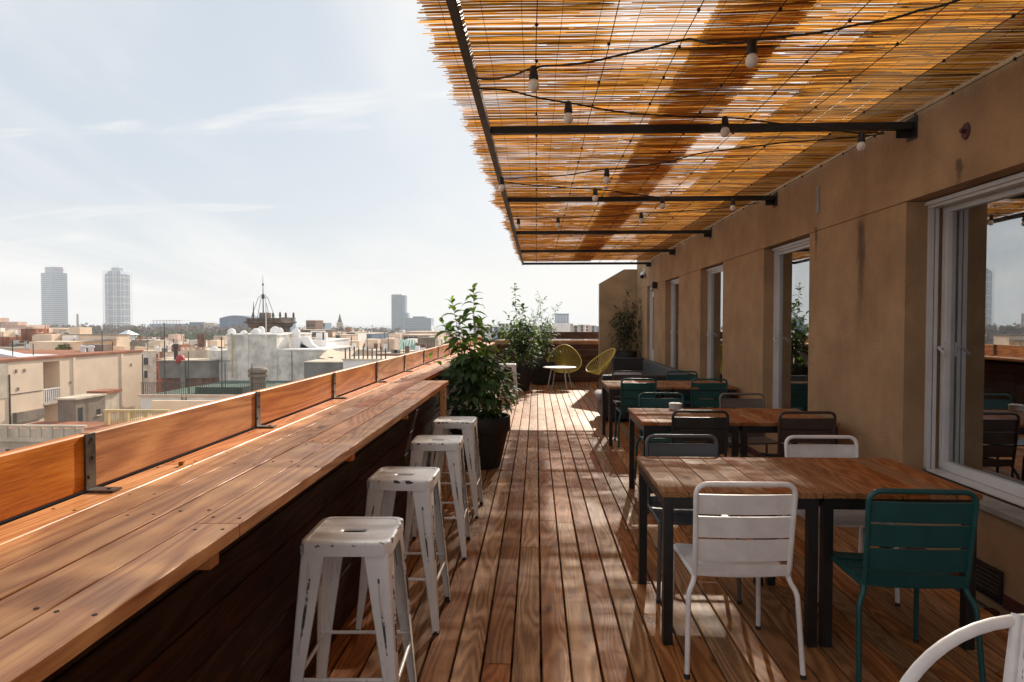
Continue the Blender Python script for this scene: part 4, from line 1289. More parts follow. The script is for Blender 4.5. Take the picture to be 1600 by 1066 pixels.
# --- long cream building whose side runs along the street
XC = -62.0
zt = CAM_H - 0.0735 * 62
ya, yb = W(-60, 560, X=XC).y, W(222, 560, X=XC).y
r1, r2 = W(67, 560, X=XC).y, W(93, 560, X=XC).y
cr = base_thing('cream_building', 'long cream rendered building with an orange roof edge and a recessed bay', 'building', XC, ya)
cbox(cr, 'wall', C_CREAM, XC - 20, XC, ya - 6, r1, GZ, zt)
cbox(cr, 'wall', C_CREAM, XC - 20, XC, r2, yb, GZ, zt)
cbox(cr, 'recess_wall', C_STONE, XC - 20, XC - 2.0, r1, r2, GZ, zt - 0.3)
cbox(cr, 'roof_edge', C_TERRA, XC - 20.2, XC + 0.15, ya - 6, yb + 0.15, zt, zt + 0.32)
cbox(cr, 'roof_lintel', C_CREAM, XC - 2, XC, r1, r2, zt - 0.35, zt)
for px in (115, 190): 
    y = W(px, 560, X=XC).y
    cbox(cr, 'pilaster', C_CREAM, XC - 0.1, XC + 0.12, y - 0.25, y + 0.25, GZ, zt)
y = (r1 + r2) / 2
z = W(80, 628, X=XC).z
g = cbox(cr, 'balcony', C_STONE, XC - 1.9, XC + 0.05, r1 + 0.05, r2 - 0.05, z - 0.3, z)
for i in range(8):
    yy = r1 + 0.2 + (r2 - r1 - 0.4) * i / 7
    cbox(cr, 'baluster', C_WHITE, XC - 0.1, XC - 0.02, yy - 0.05, yy + 0.05, z, z + 1.6)
cbox(cr, 'rail', C_WHITE, XC - 0.15, XC + 0.02, r1 + 0.05, r2 - 0.05, z + 1.6, z + 1.75)
win(cr, 'x', XC - 2.0, y - 0.3, W(80, 585, X=XC - 2).z, 0.9, 1.6)
win(cr, 'x', XC - 2.0, y - 0.3, z + 0.1, 1.2, 2.2)
for px in (130, 142):
    q = W(px, 553, X=XC - 4)
    MB(cr.location).lathe([(0.35, q.z - 1.0), (0.35, q.z + 0.9), (0.5, q.z + 0.9), (0.5, q.z + 1.2), (0.1, q.z + 1.25)], 12, (q.x, q.y, 0)).build('flue', C_SHEET, cr, 40)
m = MB(cr.location)
q0, q1 = W(-20, 540, X=XC - 6).y, W(46, 540, X=XC - 6).y
m.loft([[Vector((XC - 16, yy, zt + 0.33)), Vector((XC - 2, yy, zt + 0.33)), Vector((XC - 9, yy, zt + hh))] for yy, hh in ((q0, 1.7), (q1 - 4, 1.7), (q1, 0.5))])
m.build('skylight_roof', C_SHEET, cr)
cbox(cr, 'drain_pipe', C_IRON, XC, XC + 0.12, W(14, 600, X=XC).y - 0.08, W(14, 600, X=XC).y + 0.08, zt - 9, zt - 1.5)

for px, py in ((25, 580), (38, 579), (28, 608), (110, 598), (205, 570)):
    q = W(px, py, X=XC)
    cbox(cr, 'vent', C_BROWN, XC - 0.05, XC + 0.06, q.y - 0.16, q.y + 0.16, q.z - 0.2, q.z + 0.2)
q0, q1 = W(16, 617, X=XC), W(66, 614, X=XC)
cbox(cr, 'conduit', C_IRON, XC, XC + 0.05, q0.y, q1.y, q0.z - 0.04, q0.z + 0.04)
q0, q1 = W(-10, 565, X=XC), W(12, 565, X=XC)
cbox(cr, 'blocked_bay', C_STONE, XC - 0.05, XC + 0.07, q0.y, q1.y, zt - 4.2, zt - 0.05)
cbox(cr, 'lower_ledge', C_BROWN, XC, XC + 0.5, W(20, 640, X=XC).y, W(64, 640, X=XC).y, W(40, 645, X=XC).z - 1, W(40, 642, X=XC).z)
for px, hh in ((20, 2.2), (52, 1.6), (160, 3.0), (176, 1.4)):
    q = W(px, 556, X=XC - 3)
    MB(cr.location).tube([(q.x, q.y, zt + 0.3), (q.x, q.y, zt + 0.3 + hh)], 0.06, 5).build('aerial', C_IRON, cr)
q = W(152, 550, X=XC - 5)
cbox(cr, 'roof_hatch', C_BROWN, q.x - 1.6, q.x + 1.6, q.y - 1, q.y + 1.2, zt + 0.33, zt + 1.3)
# --- brown shed in front of it
XS = -46.0
zs = CAM_H - 0.167 * 46
y0, y1 = W(118, 625, X=XS).y, W(188, 615, X=XS).y
xl = W(90, 628, Y=y0).x
sh = base_thing('roof_shed', 'grey brown rooftop shed with a narrow dark door and one small window', 'shed', XS, y0)
cbox(sh, 'wall', C_BROWN, xl, XS, y0, y0 + (y1 - y0) * 0.64, GZ, zs)
cbox(sh, 'annex', C_STONE, xl, XS - 0.15, y0 + (y1 - y0) * 0.64, y1, GZ, zs + 0.1)
cbox(sh, 'coping', C_STONE, xl - 0.2, XS + 0.2, y0 - 0.2, y0 + (y1 - y0) * 0.64, zs, zs + 0.18)
cbox(sh, 'tiled_coping', C_TERRA, xl - 0.2, XS + 0.1, y0 + (y1 - y0) * 0.641, y1 + 0.2, zs + 0.1, zs + 0.4)
q = W(126, 664, X=XS)
cbox(sh, 'door', C_WIN, XS - 0.1, XS + 0.03, q.y - 0.32, q.y + 0.32, q.z, q.z + 1.75)
win(sh, 'x', XS, W(154, 648, X=XS).y, W(154, 648, X=XS).z, 0.55, 0.6)

# --- stone balustrade house, lower left
YB = 55.0
a, b = W(-60, 660, Y=YB), W(132, 666, Y=YB)
zt2 = a.z - 0.2
bh = base_thing('balustrade_house', 'pale stone house with a carved balustrade above a row of small windows', 'building', b.x, YB)
cbox(bh, 'wall', C_STONE, a.x, b.x, YB, YB + 9, GZ, zt2 - 1.35)
cbox(bh, 'cornice', C_STONE, a.x - 0.4, b.x + 0.4, YB - 0.45, YB + 9, zt2 - 1.35, zt2 - 1.10)
cbox(bh, 'terrace_floor', C_TERRA, a.x, b.x, YB + 0.2, YB + 9, zt2 - 1.099, zt2 - 1.05)
cbox(bh, 'top_rail', C_STONE, a.x - 0.1, b.x + 0.1, YB - 0.15, YB + 0.25, zt2 - 0.16, zt2)
n = 11
for i in range(n):
    x0 = a.x + (b.x - a.x) * i / n
    cbox(bh, 'post', C_STONE, x0 - 0.16, x0 + 0.16, YB - 0.12, YB + 0.22, zt2 - 1.1, zt2 - 0.161)
    x1 = a.x + (b.x - a.x) * (i + 1) / n
    cbox(bh, 'panel', C_STONE, x0 + 0.165, x1 - 0.165, YB, YB + 0.12, zt2 - 1.05, zt2 - 0.3)
cbox(bh, 'frieze', C_PINK, a.x - 0.02, b.x + 0.02, YB - 0.06, YB + 1, zt2 - 2.9, zt2 - 1.9)
for px in (13, 22, 49, 58, 85, 94, -12):
    q = W(px, 684, Y=YB)
    win(bh, 'y', q.x, YB - 0.06, zt2 - 2.5, 0.36, 0.42, False)
cbox(bh, 'string_course', C_STONE, a.x - 0.2, b.x + 0.2, YB - 0.3, YB + 1, zt2 - 3.15, zt2 - 2.92)
# --- yellow balustrade terrace
YY = 62.0
a, b = W(164, 640, Y=YY), W(262, 646, Y=YY)
yt = base_thing('yellow_terrace', 'yellow stone terrace wall with pierced baluster panels', 'building', b.x, YY)
zt3 = a.z
cbox(yt, 'wall', C_YELLOW, a.x, b.x, YY, YY + 8, GZ, zt3 - 1.5)
cbox(yt, 'top_rail', C_YELLOW, a.x - 0.1, b.x + 0.1, YY - 0.15, YY + 0.25, zt3 - 0.18, zt3)
for i in range(4):
    x0 = a.x + (b.x - a.x) * i / 3.2
    cbox(yt, 'post', C_YELLOW, x0 - 0.0, x0 + 0.35, YY - 0.1, YY + 0.22, zt3 - 1.5, zt3 - 0.181)
    for j in range(7):
        xx = x0 + 0.55 + j * 0.2
        if xx < b.x: MB(yt.location).lathe([(0.05, zt3 - 1.49), (0.09, zt3 - 1.1), (0.04, zt3 - 0.7), (0.07, zt3 - 0.19)], 6, (xx, YY + 0.05, 0)).build('baluster', C_YELLOW, yt, 50)
cbox(yt, 'back_wall', C_CREAM, a.x + 1, b.x + 2, YY + 6, YY + 6.4, zt3 - 2, zt3 + 0.15)

# --- white wall with green roof terrace
YE = 76.0
a, b = W(219, 614, Y=YE), W(430, 616, Y=YE)
gt = base_thing('green_terrace_house', 'white house with a railed green felt roof terrace', 'building', b.x, YE)
cbox(gt, 'wall', C_WHITE, a.x, b.x, YE, YE + 21, GZ, a.z - 0.45)
cbox(gt, 'coping', C_PINK, a.x - 0.15, b.x, YE - 0.2, YE + 0.35, a.z - 0.449, a.z - 0.2)
cbox(gt, 'green_floor', C_GREEN, a.x + 0.3, b.x - 0.2, YE + 0.36, YE + 20.5, a.z - 0.449, a.z - 0.33)
cbox(gt, 'raised_bed', C_GREEN, W(308, 600, Y=YE + 3).x, W(382, 600, Y=YE + 3).x, YE + 2.5, YE + 7, a.z - 0.329, a.z + 0.45)
for i in range(64):
    x0 = a.x + (b.x - a.x) * (i + 0.5) / 64
    MB(gt.location).box(x0 - 0.022, x0 + 0.022, YE + 0.05, YE + 0.09, a.z - 0.199, a.z + 1.15).build('railing_bar', C_IRON, gt)
cbox(gt, 'handrail', C_IRON, a.x, b.x, YE + 0.04, YE + 0.1, a.z + 1.15, a.z + 1.2)
for px in (223, 258, 295, 347, 352, 394):
    q = W(px, 600, Y=YE + 1)
    h = {223: 4.5, 258: 8.2, 295: 4.8, 347: 6.5, 352: 3.5, 394: 3.4}[px]
    MB(gt.location).tube([(q.x, YE + 1, a.z - 0.33), (q.x, YE + 1, a.z + h)], 0.055, 6).build('aerial_pole', C_IRON, gt)
q = W(352, 565, Y=YE + 1)
MB(gt.location).box(q.x - 1.0, q.x + 0.6, YE + 0.96, YE + 1.04, q.z + 0.02, q.z + 0.1).build('aerial_arm', C_IRON, gt)
m = MB(gt.location)
q = W(288, 622, Y=YE)
for s in (-0.25, 0.25): m.box(q.x + s - 0.03, q.x + s + 0.03, YE - 0.12, YE - 0.06, q.z - 1.2, q.z + 0.5)
for k in range(4): m.box(q.x - 0.25, q.x + 0.25, YE - 0.11, YE - 0.07, q.z - 0.9 + k * 0.38, q.z - 0.85 + k * 0.38)
m.build('ladder', C_IRON, gt)
m = MB(gt.location)
q = W(403, 582, Y=YE + 3)
m.lathe([(0.9, q.z - 3.5), (0.9, q.z - 0.6), (1.15, q.z - 0.55), (1.15, q.z - 0.2), (0.9, q.z - 0.1), (1.15, q.z), (1.15, q.z + 0.35), (0.8, q.z + 0.6)], 10, (q.x, YE + 3, 0)); m.build('chimney', C_BROWN, gt, 30)
m = MB(gt.location)
q = W(406, 592, Y=YE + 1.5)
m.lathe([(0.05, 0.0), (0.3, 0.04), (0.5, 0.14), (0.52, 0.15), (0.3, 0.06), (0.05, 0.02)], 16)
o = m.mesh('dish', C_SHEET, 40)
do = link('satellite_dish', o, gt, (0, 0, 0)); do.matrix_local = Matrix.Translation(q - gt.location) @ Matrix.Rotation(R(65), 4, 'X') @ Matrix.Scale(1.2, 4)

# --- grey brick annex behind the terrace
YG = 98.5
a, b = W(248, 564, Y=YG), W(328, 562, Y=YG)
ga = base_thing('grey_annex', 'dark grey rendered annex over bare brick behind the green terrace', 'building', a.x, YG)
zb = W(290, 591, Y=YG).z
cbox(ga, 'upper_wall', C_GREY, a.x, b.x, YG, YG + 5, zb, a.z)
cbox(ga, 'brick_base', C_BRICK, a.x + 0.2, b.x, YG + 0.2, YG + 5, GZ, zb - 0.002)
q = W(286, 560, Y=YG)
cbox(ga, 'pier', C_GREY, q.x - 0.35, q.x + 0.35, YG - 0.25, YG - 0.002, GZ, a.z)
cbox(ga, 'coping', C_STONE, a.x - 0.15, b.x + 0.15, YG - 0.3, YG + 5, a.z, a.z + 0.15)
MB(ga.location).lathe([(0.3, a.z), (0.3, a.z + 1.9), (0.42, a.z + 1.95), (0.42, a.z + 2.5), (0.1, a.z + 2.6)], 10, (W(275, 555, Y=YG + 1).x, YG + 1, 0)).build('flue', C_IRON, ga, 40)
q = W(278, 562, Y=YG - 0.5)
MB(ga.location).lathe([(0.1, q.z - 0.75), (0.6, q.z - 0.45), (0.7, q.z), (0.5, q.z + 0.5), (0.1, q.z + 0.7)], 9, (q.x, YG + 0.2, 0)).build('red_tarp', C_RED, ga, 60)
a2, b2 = W(282, 547, Y=108), W(324, 545, Y=108)
rb = base_thing('brown_roof_house', 'small brown house with a battered top between the annex and the weathered wall', 'building', a2.x, 108)
cbox(rb, 'wall', C_STONE, a2.x, b2.x, 108, 116, GZ, a2.z)
for i in range(6): cbox(rb, 'merlon', C_PINK, a2.x + i * 0.75, a2.x + i * 0.75 + 0.42, 108, 108.4, a2.z, a2.z + 0.45)
for px in (311, 317):
    q = W(px, 540, Y=109)
    MB(rb.location).box(q.x - 0.25, q.x + 0.25, 109, 109.5, a2.z, a2.z + 2.6).build('chimney', C_BRICK, rb)

# --- big weathered white building
YF = 101.0
a, b, c, d_ = W(355, 524, Y=YF), W(432, 524, Y=YF), W(503, 548, Y=YF), W(325, 548, Y=YF)
wb = base_thing('weathered_building', 'big weathered white gable wall with streaked plaster and chimney cowls', 'building', b.x, YF)
cbox(wb, 'gable_wall', C_WEATHER, a.x, b.x, YF, YF + 16, GZ, a.z)
cbox(wb, 'lower_wall', C_WEATHER, b.x + 0.002, c.x, YF + 0.3, YF + 16, GZ, c.z)
cbox(wb, 'left_wall', C_WEATHER, d_.x, a.x - 0.002, YF + 0.3, YF + 14, GZ, d_.z)
cbox(wb, 'pilaster', C_WEATHER, W(385, 540, Y=YF).x - 0.35, W(385, 540, Y=YF).x + 0.35, YF - 0.2, YF - 0.002, GZ, a.z + 0.3)
cbox(wb, 'yellow_pipe', C_YELLOW, W(363, 540, Y=YF).x - 0.09, W(363, 540, Y=YF).x + 0.09, YF - 0.15, YF - 0.002, a.z - 6.5, a.z + 0.3)
cbox(wb, 'coping', C_WHITE, a.x - 0.15, b.x + 0.15, YF - 0.15, YF + 16, a.z, a.z + 0.2)
cbox(wb, 'lower_coping', C_WHITE, b.x + 0.16, c.x + 0.15, YF + 0.15, YF + 16, c.z, c.z + 0.2)
cbox(wb, 'crack_pipe', C_GREY, W(455, 560, Y=YF).x - 0.05, W(455, 560, Y=YF).x + 0.05, YF + 0.18, YF + 0.298, c.z - 8, c.z)
def cowl(px, py_top, Y, z0, s=1.0):
    q = W(px, py_top, Y=Y)
    MB(wb.location).lathe([(0.62 * s, z0), (0.62 * s, q.z - 2.0 * s), (0.95 * s, q.z - 1.7 * s), (1.05 * s, q.z - 1.2 * s), (0.95 * s, q.z - 0.6 * s), (0.5 * s, q.z - 0.12 * s), (0.08, q.z)], 9, (q.x, Y, 0)).build('chimney_cowl', C_WHITE, wb, 30)
for px, py, Y, s in ((362, 513, 102, 0.62), (381, 516, 104, 0.55), (400, 513, 102, 0.8), (408, 510, 105, 0.62), (430, 510, 108, 0.8), (437, 512, 106, 0.62), (335, 541, 103, 0.62)):
    cowl(px, py, Y, (a.z if px > 350 else d_.z), s)
for px, w_ in ((463, 1.2), (477, 1.2)):
    q = W(px, 519, Y=YF + 6)
    m = MB(wb.location)
    m.loft([[Vector((q.x - s, YF + 6 - s * 0.6, zz)), Vector((q.x + s + e, YF + 6 - s * 0.6, zz)), Vector((q.x + s + e, YF + 6 + s * 0.6, zz)), Vector((q.x - s, YF + 6 + s * 0.6, zz))] for zz, s, e in ((c.z, 0.7, 1.8), (c.z + 0.8, 0.7, 0.6), (q.z - 0.8, 0.65, 0.0))])
    m.build('curved_chimney', C_WHITE, wb, 40)
    if px == 463: MB(wb.location).lathe([(0.5, q.z - 0.8), (0.7, q.z - 0.5), (0.75, q.z + 0.0), (0.5, q.z + 0.4), (0.1, q.z + 0.7)], 9, (q.x, YF + 6, 0)).build('chimney_cowl', C_WHITE, wb, 30)

# --- dark stone turret with finials and mast
YT = 132.0
a, b = W(384, 497, Y=YT), W(440, 497, Y=YT)
tu = base_thing('stone_turret', 'dark stained stone turret with finials and a tall lightning mast', 'tower', (a.x + b.x) / 2, YT)
xc = (a.x + b.x) / 2
hw = (b.x - a.x) / 2
m = MB(tu.location)
def sq(h, z): return [Vector((xc - h, YT + hw - h, z)), Vector((xc + h, YT + hw - h, z)), Vector((xc + h, YT + hw + h, z)), Vector((xc - h, YT + hw + h, z))]
m.loft([sq(hw * 0.80, GZ), sq(hw * 0.80, a.z - 2.0), sq(hw * 0.92, a.z - 1.6), sq(hw * 0.92, a.z - 1.2), sq(hw * 1.08, a.z - 1.0), sq(hw * 1.08, a.z - 0.7), sq(hw * 0.98, a.z - 0.65), sq(hw * 0.98, a.z)])
m.build('tower_body', C_DARKST, tu)
for i, fx in enumerate((-0.95, -0.6, -0.2, 0.15, 0.55, 0.9, 1.0)):
    MB(tu.location).lathe([(0.22, a.z), (0.18, a.z + 0.35), (0.32, a.z + 0.5), (0.18, a.z + 0.7), (0.24, a.z + 0.95), (0.05, a.z + 1.25)], 8, (xc + fx * hw, YT + (0.15 if i % 2 else hw * 1.8), 0)).build('finial', C_DARKST, tu, 40)
for k in range(7):
    q = W(388 + k * 8, 505, Y=YT)
    cbox(tu, 'slot', C_WIN, xc - hw * 0.9 + k * hw * 0.28, xc - hw * 0.9 + k * hw * 0.28 + 0.3, YT + 0.0, YT + 0.3, a.z - 0.58, a.z - 0.12)
cbox(tu, 'roof_hut', C_BROWN, xc - 2.0, xc - 0.3, YT + hw - 1, YT + hw + 1, a.z, a.z + 0.8 + 0.3)
mx = W(411, 460, Y=YT + hw).x
zt4 = W(411, 430, Y=YT + hw).z
m = MB(tu.location)
m.tube([(mx, YT + hw, a.z), (mx, YT + hw, a.z + 5.0), (mx, YT + hw, zt4)], [0.14, 0.09, 0.02], 6)
m.lathe([(0.05, a.z + 3.9), (0.28, a.z + 4.0), (0.28, a.z + 4.8), (0.08, a.z + 5.1)], 8, (mx, YT + hw, 0))
m.lathe([(0.04, a.z + 6.7), (0.26, a.z + 6.8), (0.05, a.z + 7.3)], 8, (mx, YT + hw, 0))
for s, t in ((-1, -1), (1, -1), (-1, 1), (1, 1)):
    m.tube([(mx, YT + hw, a.z + 5.0), (mx + s * 0.7, YT + hw + t * 0.7, a.z + 4.2), (mx + s * 1.9, YT + hw + t * 1.5, a.z)], 0.055, 5)
m.build('lightning_mast', C_IRON, tu, 50)
q = W(396, 480, Y=YT + 2)
MB(tu.location).tube([(q.x, YT + 2, a.z), (q.x, YT + 2, a.z + 2.0), (q.x, YT + 2, a.z + 3.4)], [0.16, 0.1, 0.03], 6).build('small_mast', C_IRON, tu)
MB(tu.location).tube([(W(413.5, 500, Y=99).x, 99.5, -2), (W(413.5, 500, Y=99).x, 99.5, 6)], 0.07, 6).build('white_pole', C_WHITE, tu)

# --- flat houses to the right of the weathered building
def house(name, label, px0, px1, pytop, Y, depth, mat, wins=(), group=None, cat='building', extra=None, cop=None):
    a, b = W(px0, pytop, Y=Y), W(px1, pytop, Y=Y)
    h = base_thing(name, label, cat, (a.x + b.x) / 2, Y, GZ, group)
    cbox(h, 'wall', mat, a.x, b.x, Y, Y + depth, GZ, a.z)
    cbox(h, 'coping', cop or C_STONE, a.x - 0.12, b.x + 0.12, Y - 0.12, Y + depth, a.z, a.z + 0.16)
    for px, py, w_, hh in wins:
        q = W(px, py, Y=Y)
        if a.x + w_ / 2 < q.x < b.x - w_ / 2: win(h, 'y', q.x, Y, q.z, w_, hh)
    # lit side wall details
    return h, a, b
h, a, b = house('white_house', 'bright white rooftop house with tall corner posts right of the weathered wall', 484, 510, 533, 112, 14, C_WHITE, [(497, 566, 1.0, 2.0), (507, 566, 1.2, 2.2)], cop=C_WHITE)
for px in (497, 503, 507):
    q = W(px, 520, Y=113)
    cbox(h, 'corner_post', C_WHITE, q.x - 0.35, q.x + 0.35, 113, 113.7, a.z, q.z)
cbox(h, 'pergola_beam', C_WHITE, W(485, 520, Y=113).x, W(507, 520, Y=113).x, 113.1, 113.6, W(490, 519, Y=113).z, W(490, 517, Y=113).z)
house('grey_wall_house', 'low dark grey blind wall just beyond the bar board', 475, 538, 567, 90, 9, C_GREY)
h, a, b = house('awning_house', 'low house under a sagging cream awning', 505, 545, 562, 97, 6, C_PINK, [(515, 575, 1, 1.6)])
m = MB(h.location); rg = []
for i in range(9):
    t = i / 8
    sagz = -0.6 * math.sin(math.pi * t)
    x = a.x - 0.3 + (b.x - a.x + 0.6) * t
    rg.append([Vector((x, 96.2, a.z + 0.3 + sagz * 0.5)), Vector((x, 101, a.z + 1.5 + sagz)), Vector((x, 101, a.z + 1.56 + sagz)), Vector((x, 96.2, a.z + 0.36 + sagz * 0.5))])
m.loft(rg); m.build('awning', C_CREAM, h, 40)
h, a, b = house('fence_post_roof', 'flat roof lined with a row of dark iron posts', 536, 606, 563, 84, 8, C_WHITE)
for i in range(10):
    x = a.x + (b.x - a.x) * (i + 0.4) / 10
    MB(h.location).box(x - 0.07, x + 0.07, 84.2, 84.34, a.z, a.z + 1.5 + 0.12 * (i % 3)).build('post', C_IRON, h)
h, a, b = house('copper_roof_hall', 'hall with a pitched pale green copper roof', 597, 644, 552, 125, 10, C_BRICK, [(605, 560, 1, 1.4)])
m = MB(h.location)
z0, z1 = a.z + 0.16, W(600, 531, Y=130).z
m.loft([[Vector((a.x - 0.4, 124.6, z0)), Vector((a.x - 0.4, 135.4, z0)), Vector((a.x + 0.8, 130, z1))], [Vector((b.x + 0.4, 124.6, z0)), Vector((b.x + 0.4, 135.4, z0)), Vector((b.x - 0.4, 130, z1))]])
m.build('pitched_roof', C_COPPER, h)
for i in range(9):
    t = (i + 0.5) / 9
    p0, p1 = Vector((a.x - 0.4, 124.6, z0)).lerp(Vector((b.x + 0.4, 124.6, z0)), t), Vector((a.x + 0.8, 130, z1)).lerp(Vector((b.x - 0.4, 130, z1)), t)
    MB(h.location).tube([p0 + Vector((0, -0.03, 0.05)), p1 + Vector((0, -0.03, 0.08))], 0.07, 4).build('seam', C_COPPER, h)
house('white_gable_house', 'tall narrow white house with two window rows in the middle distance', 541, 556, 520, 190, 12, C_WHITE, [(545, 530, 1.2, 1.8), (551, 530, 1.2, 1.8), (545, 541, 1.2, 1.8), (551, 541, 1.2, 1.8)])
house('pale_pink_house', 'pale pink house with a reddish doorway left of the narrow white house', 524, 541, 524, 180, 12, C_PINK, [(528, 534, 1.2, 1.8), (536, 542, 1.8, 2.4)])
house('blue_shed_hall', 'blue grey metal hall roof in the middle distance', 556, 580, 522, 260, 30, C_BLUE)
house('long_beige_block', 'long beige flat block left of the shrub at the end of the board', 634, 684, 519, 230, 20, C_PINK, [(640 + i * 7, 530, 1.6, 1.8) for i in range(6)])
house('beige_stepped_block', 'lower beige block in front of the glass tower', 628, 672, 524, 200, 16, C_STONE, [(634 + i * 8, 535, 1.4, 1.8) for i in range(5)])
house('crenellated_block', 'small dark block with a crenellated top behind the white chimneys', 478, 493, 501, 330, 12, C_BRICK, [(482, 512, 1.6, 2), (488, 512, 1.6, 2)])
house('pale_office_block', 'pale blue office block behind the turret', 440, 450, 496, 620, 20, C_BLUEL, [(442, 504, 2, 5), (446, 504, 2, 5)])
house('glass_low_block', 'low blue glass block left of the church spire', 496, 508, 505, 480, 15, C_BLUEL, [(499, 511, 2, 2.4), (505, 511, 2, 2.4)])
house('brown_parapet_block', 'wide brown block behind the white rooftop house', 466, 500, 516, 240, 14, C_BRICK, [(470 + i * 6, 525, 1.3, 1.6) for i in range(5)])

# --- church with spire
YCH = 560.0
q0, q1 = W(526, 506, Y=YCH), W(536, 506, Y=YCH)
ch = base_thing('church', 'distant church with a pointed spire on the skyline', 'church', (q0.x + q1.x) / 2, YCH)
xc = (q0.x + q1.x) / 2; hw = (q1.x - q0.x) / 2
ztop = W(531, 491, Y=YCH).z
m = MB(ch.location)
def octr(h, z): return [Vector((xc + h * math.cos(k * math.pi / 4 + .39), YCH + h * math.sin(k * math.pi / 4 + .39), z)) for k in range(8)]
m.loft([octr(hw, GZ), octr(hw, q0.z), octr(hw * 1.1, q0.z + 0.4), octr(hw * 0.75, q0.z + 1.5)]); m.build('tower', C_STONE, ch)
m = MB(ch.location); m.loft([octr(hw * 0.76, q0.z + 1.5), octr(hw * 0.45, q0.z + 3.5), octr(hw * 0.10, ztop)]); m.build('spire', C_DARKST, ch)
cbox(ch, 'nave', C_STONE, xc - 9, xc + 7, YCH + 3, YCH + 20, GZ, q0.z - 5)

# --- apartment block, far left
YAP = 190.0
a, b = W(-40, 517, Y=YAP), W(50, 517, Y=YAP)
ap = base_thing('apartment_block', 'stepped apartment block with rows of balconies at the left edge', 'building', b.x, YAP)
cbox(ap, 'wall', C_CREAM, a.x, b.x, YAP, YAP + 25, GZ, a.z)
for px0, px1, py in ((-40, 64, 513), (-40, 40, 508), (-40, 28, 503), (-40, 14, 497)):
    p0, p1 = W(px0, py, Y=YAP + (520 - py)), W(px1, py, Y=YAP + (520 - py))
    cbox(ap, 'upper_storey', C_PINK, p0.x, p1.x, YAP + (520 - py), YAP + 25 - (517 - py) * 0.3, a.z - 2, p0.z)
for row, py in enumerate((526, 534, 542)):
    for k in range(10):
        q = W(-36 + k * 8.6, py, Y=YAP)
        win(ap, 'y', q.x, YAP, q.z, 1.0, 0.85, False, C_WIN if k % 3 else C_BLUE)
    z = W(0, py + 1.2, Y=YAP).z
    cbox(ap, 'balcony_slab', C_WHITE, a.x, b.x - 0.5, YAP - 1.2, YAP - 0.05, z - 0.1, z)
    cbox(ap, 'balcony_rail', C_WHITE if row else C_COPPER, a.x, b.x - 0.5, YAP - 1.2, YAP - 1.14, z + 0.002, z + 0.42)
h, a, b = house('flat_cream_hall', 'low flat cream hall with a dark roof line behind the long cream building', 50, 182, 524, 120, 4, C_CREAM, [(150, 543, 1.2, 1.0), (163, 543, 0.8, 1.2), (105, 530, 0.9, 0.6)], cop=C_BROWN)
cbox(h, 'lower_wing', C_CREAM, W(45, 533, Y=112).x, W(130, 533, Y=112).x, 112, 119.9, GZ, W(60, 534, Y=112).z)
cbox(h, 'canopy', C_ROOF, W(110, 532, Y=111).x, W(135, 532, Y=111).x, 111, 119.9, W(120, 532.5, Y=111).z, W(120, 531.5, Y=111).z)
cbox(h, 'side_wing', C_CREAM, W(150, 540, Y=118).x, W(194, 540, Y=118).x, 118, 119.8, GZ, W(180, 543, Y=112).z)

# --- the two seafront towers, chimney, low sheds, round building, glass tower
D = 1500.0
def rotbox_tower():
    p0, pm, p1 = W(57, 426, Y=D), W(82, 426, Y=D), W(99, 426, Y=D + 10)
    tw = base_thing('banded_tower', 'pale office tower with horizontal window bands and a red sign on its top block', 'tower', pm.x, D)
    # plan: a corner turned to the viewer
    A, B, Cc = Vector((p0.x, D + 14, 0)), Vector((pm.x, D, 0)), Vector((p1.x, D + 22, 0))
    Dd = A + (Cc - B)
    def ring(z, s=1.0, c=None):
        c0 = (A + B + Cc + Dd) / 4
        return [Vector((*(c0 + (p - c0) * s).xy, z)) for p in (A, B, Cc, Dd)]
    zt_, zb_ = p0.z, GZ
    MB(tw.location).loft([ring(zb_), ring(zt_)]).build('shaft', C_BLUE, tw)
    n = 27
    for i in range(n):
        z = -8 + (zt_ + 8) * i / n
        MB(tw.location).loft([ring(z, 1.035), ring(z + 2.6, 1.035)]).build('floor_band', C_BLUEL, tw)
    ht = W(75, 416.5, Y=D).z
    MB(tw.location).loft([ring(zt_ + 0.01, 0.70), ring(ht, 0.70)]).build('top_block', C_BLUEL, tw)
    r = ring(ht, 0.702)
    u = (r[2] - r[1]).normalized()
    f = bpy.data.curves.new('sign', 'FONT'); f.body = 'MAPFRE'; f.size = 6.0; f.extrude = 0.1
    f.materials.append(C_RED)
    tmp = bpy.data.objects.new('lettering', f); COL.objects.link(tmp)
    bpy.context.view_layer.update()
    sm = bpy.data.meshes.new_from_object(tmp.evaluated_get(bpy.context.evaluated_depsgraph_get()))
    bpy.data.objects.remove(tmp)
    so = link('sign', sm, tw)
    so.rotation_euler = (R(90), 0, math.atan2(u.y, u.x))
    so.location = r[1] + u * 2 + Vector((u.y, -u.x, 0)) * 0.5 + Vector((0, 0, -8)) - tw.location
rotbox_tower()
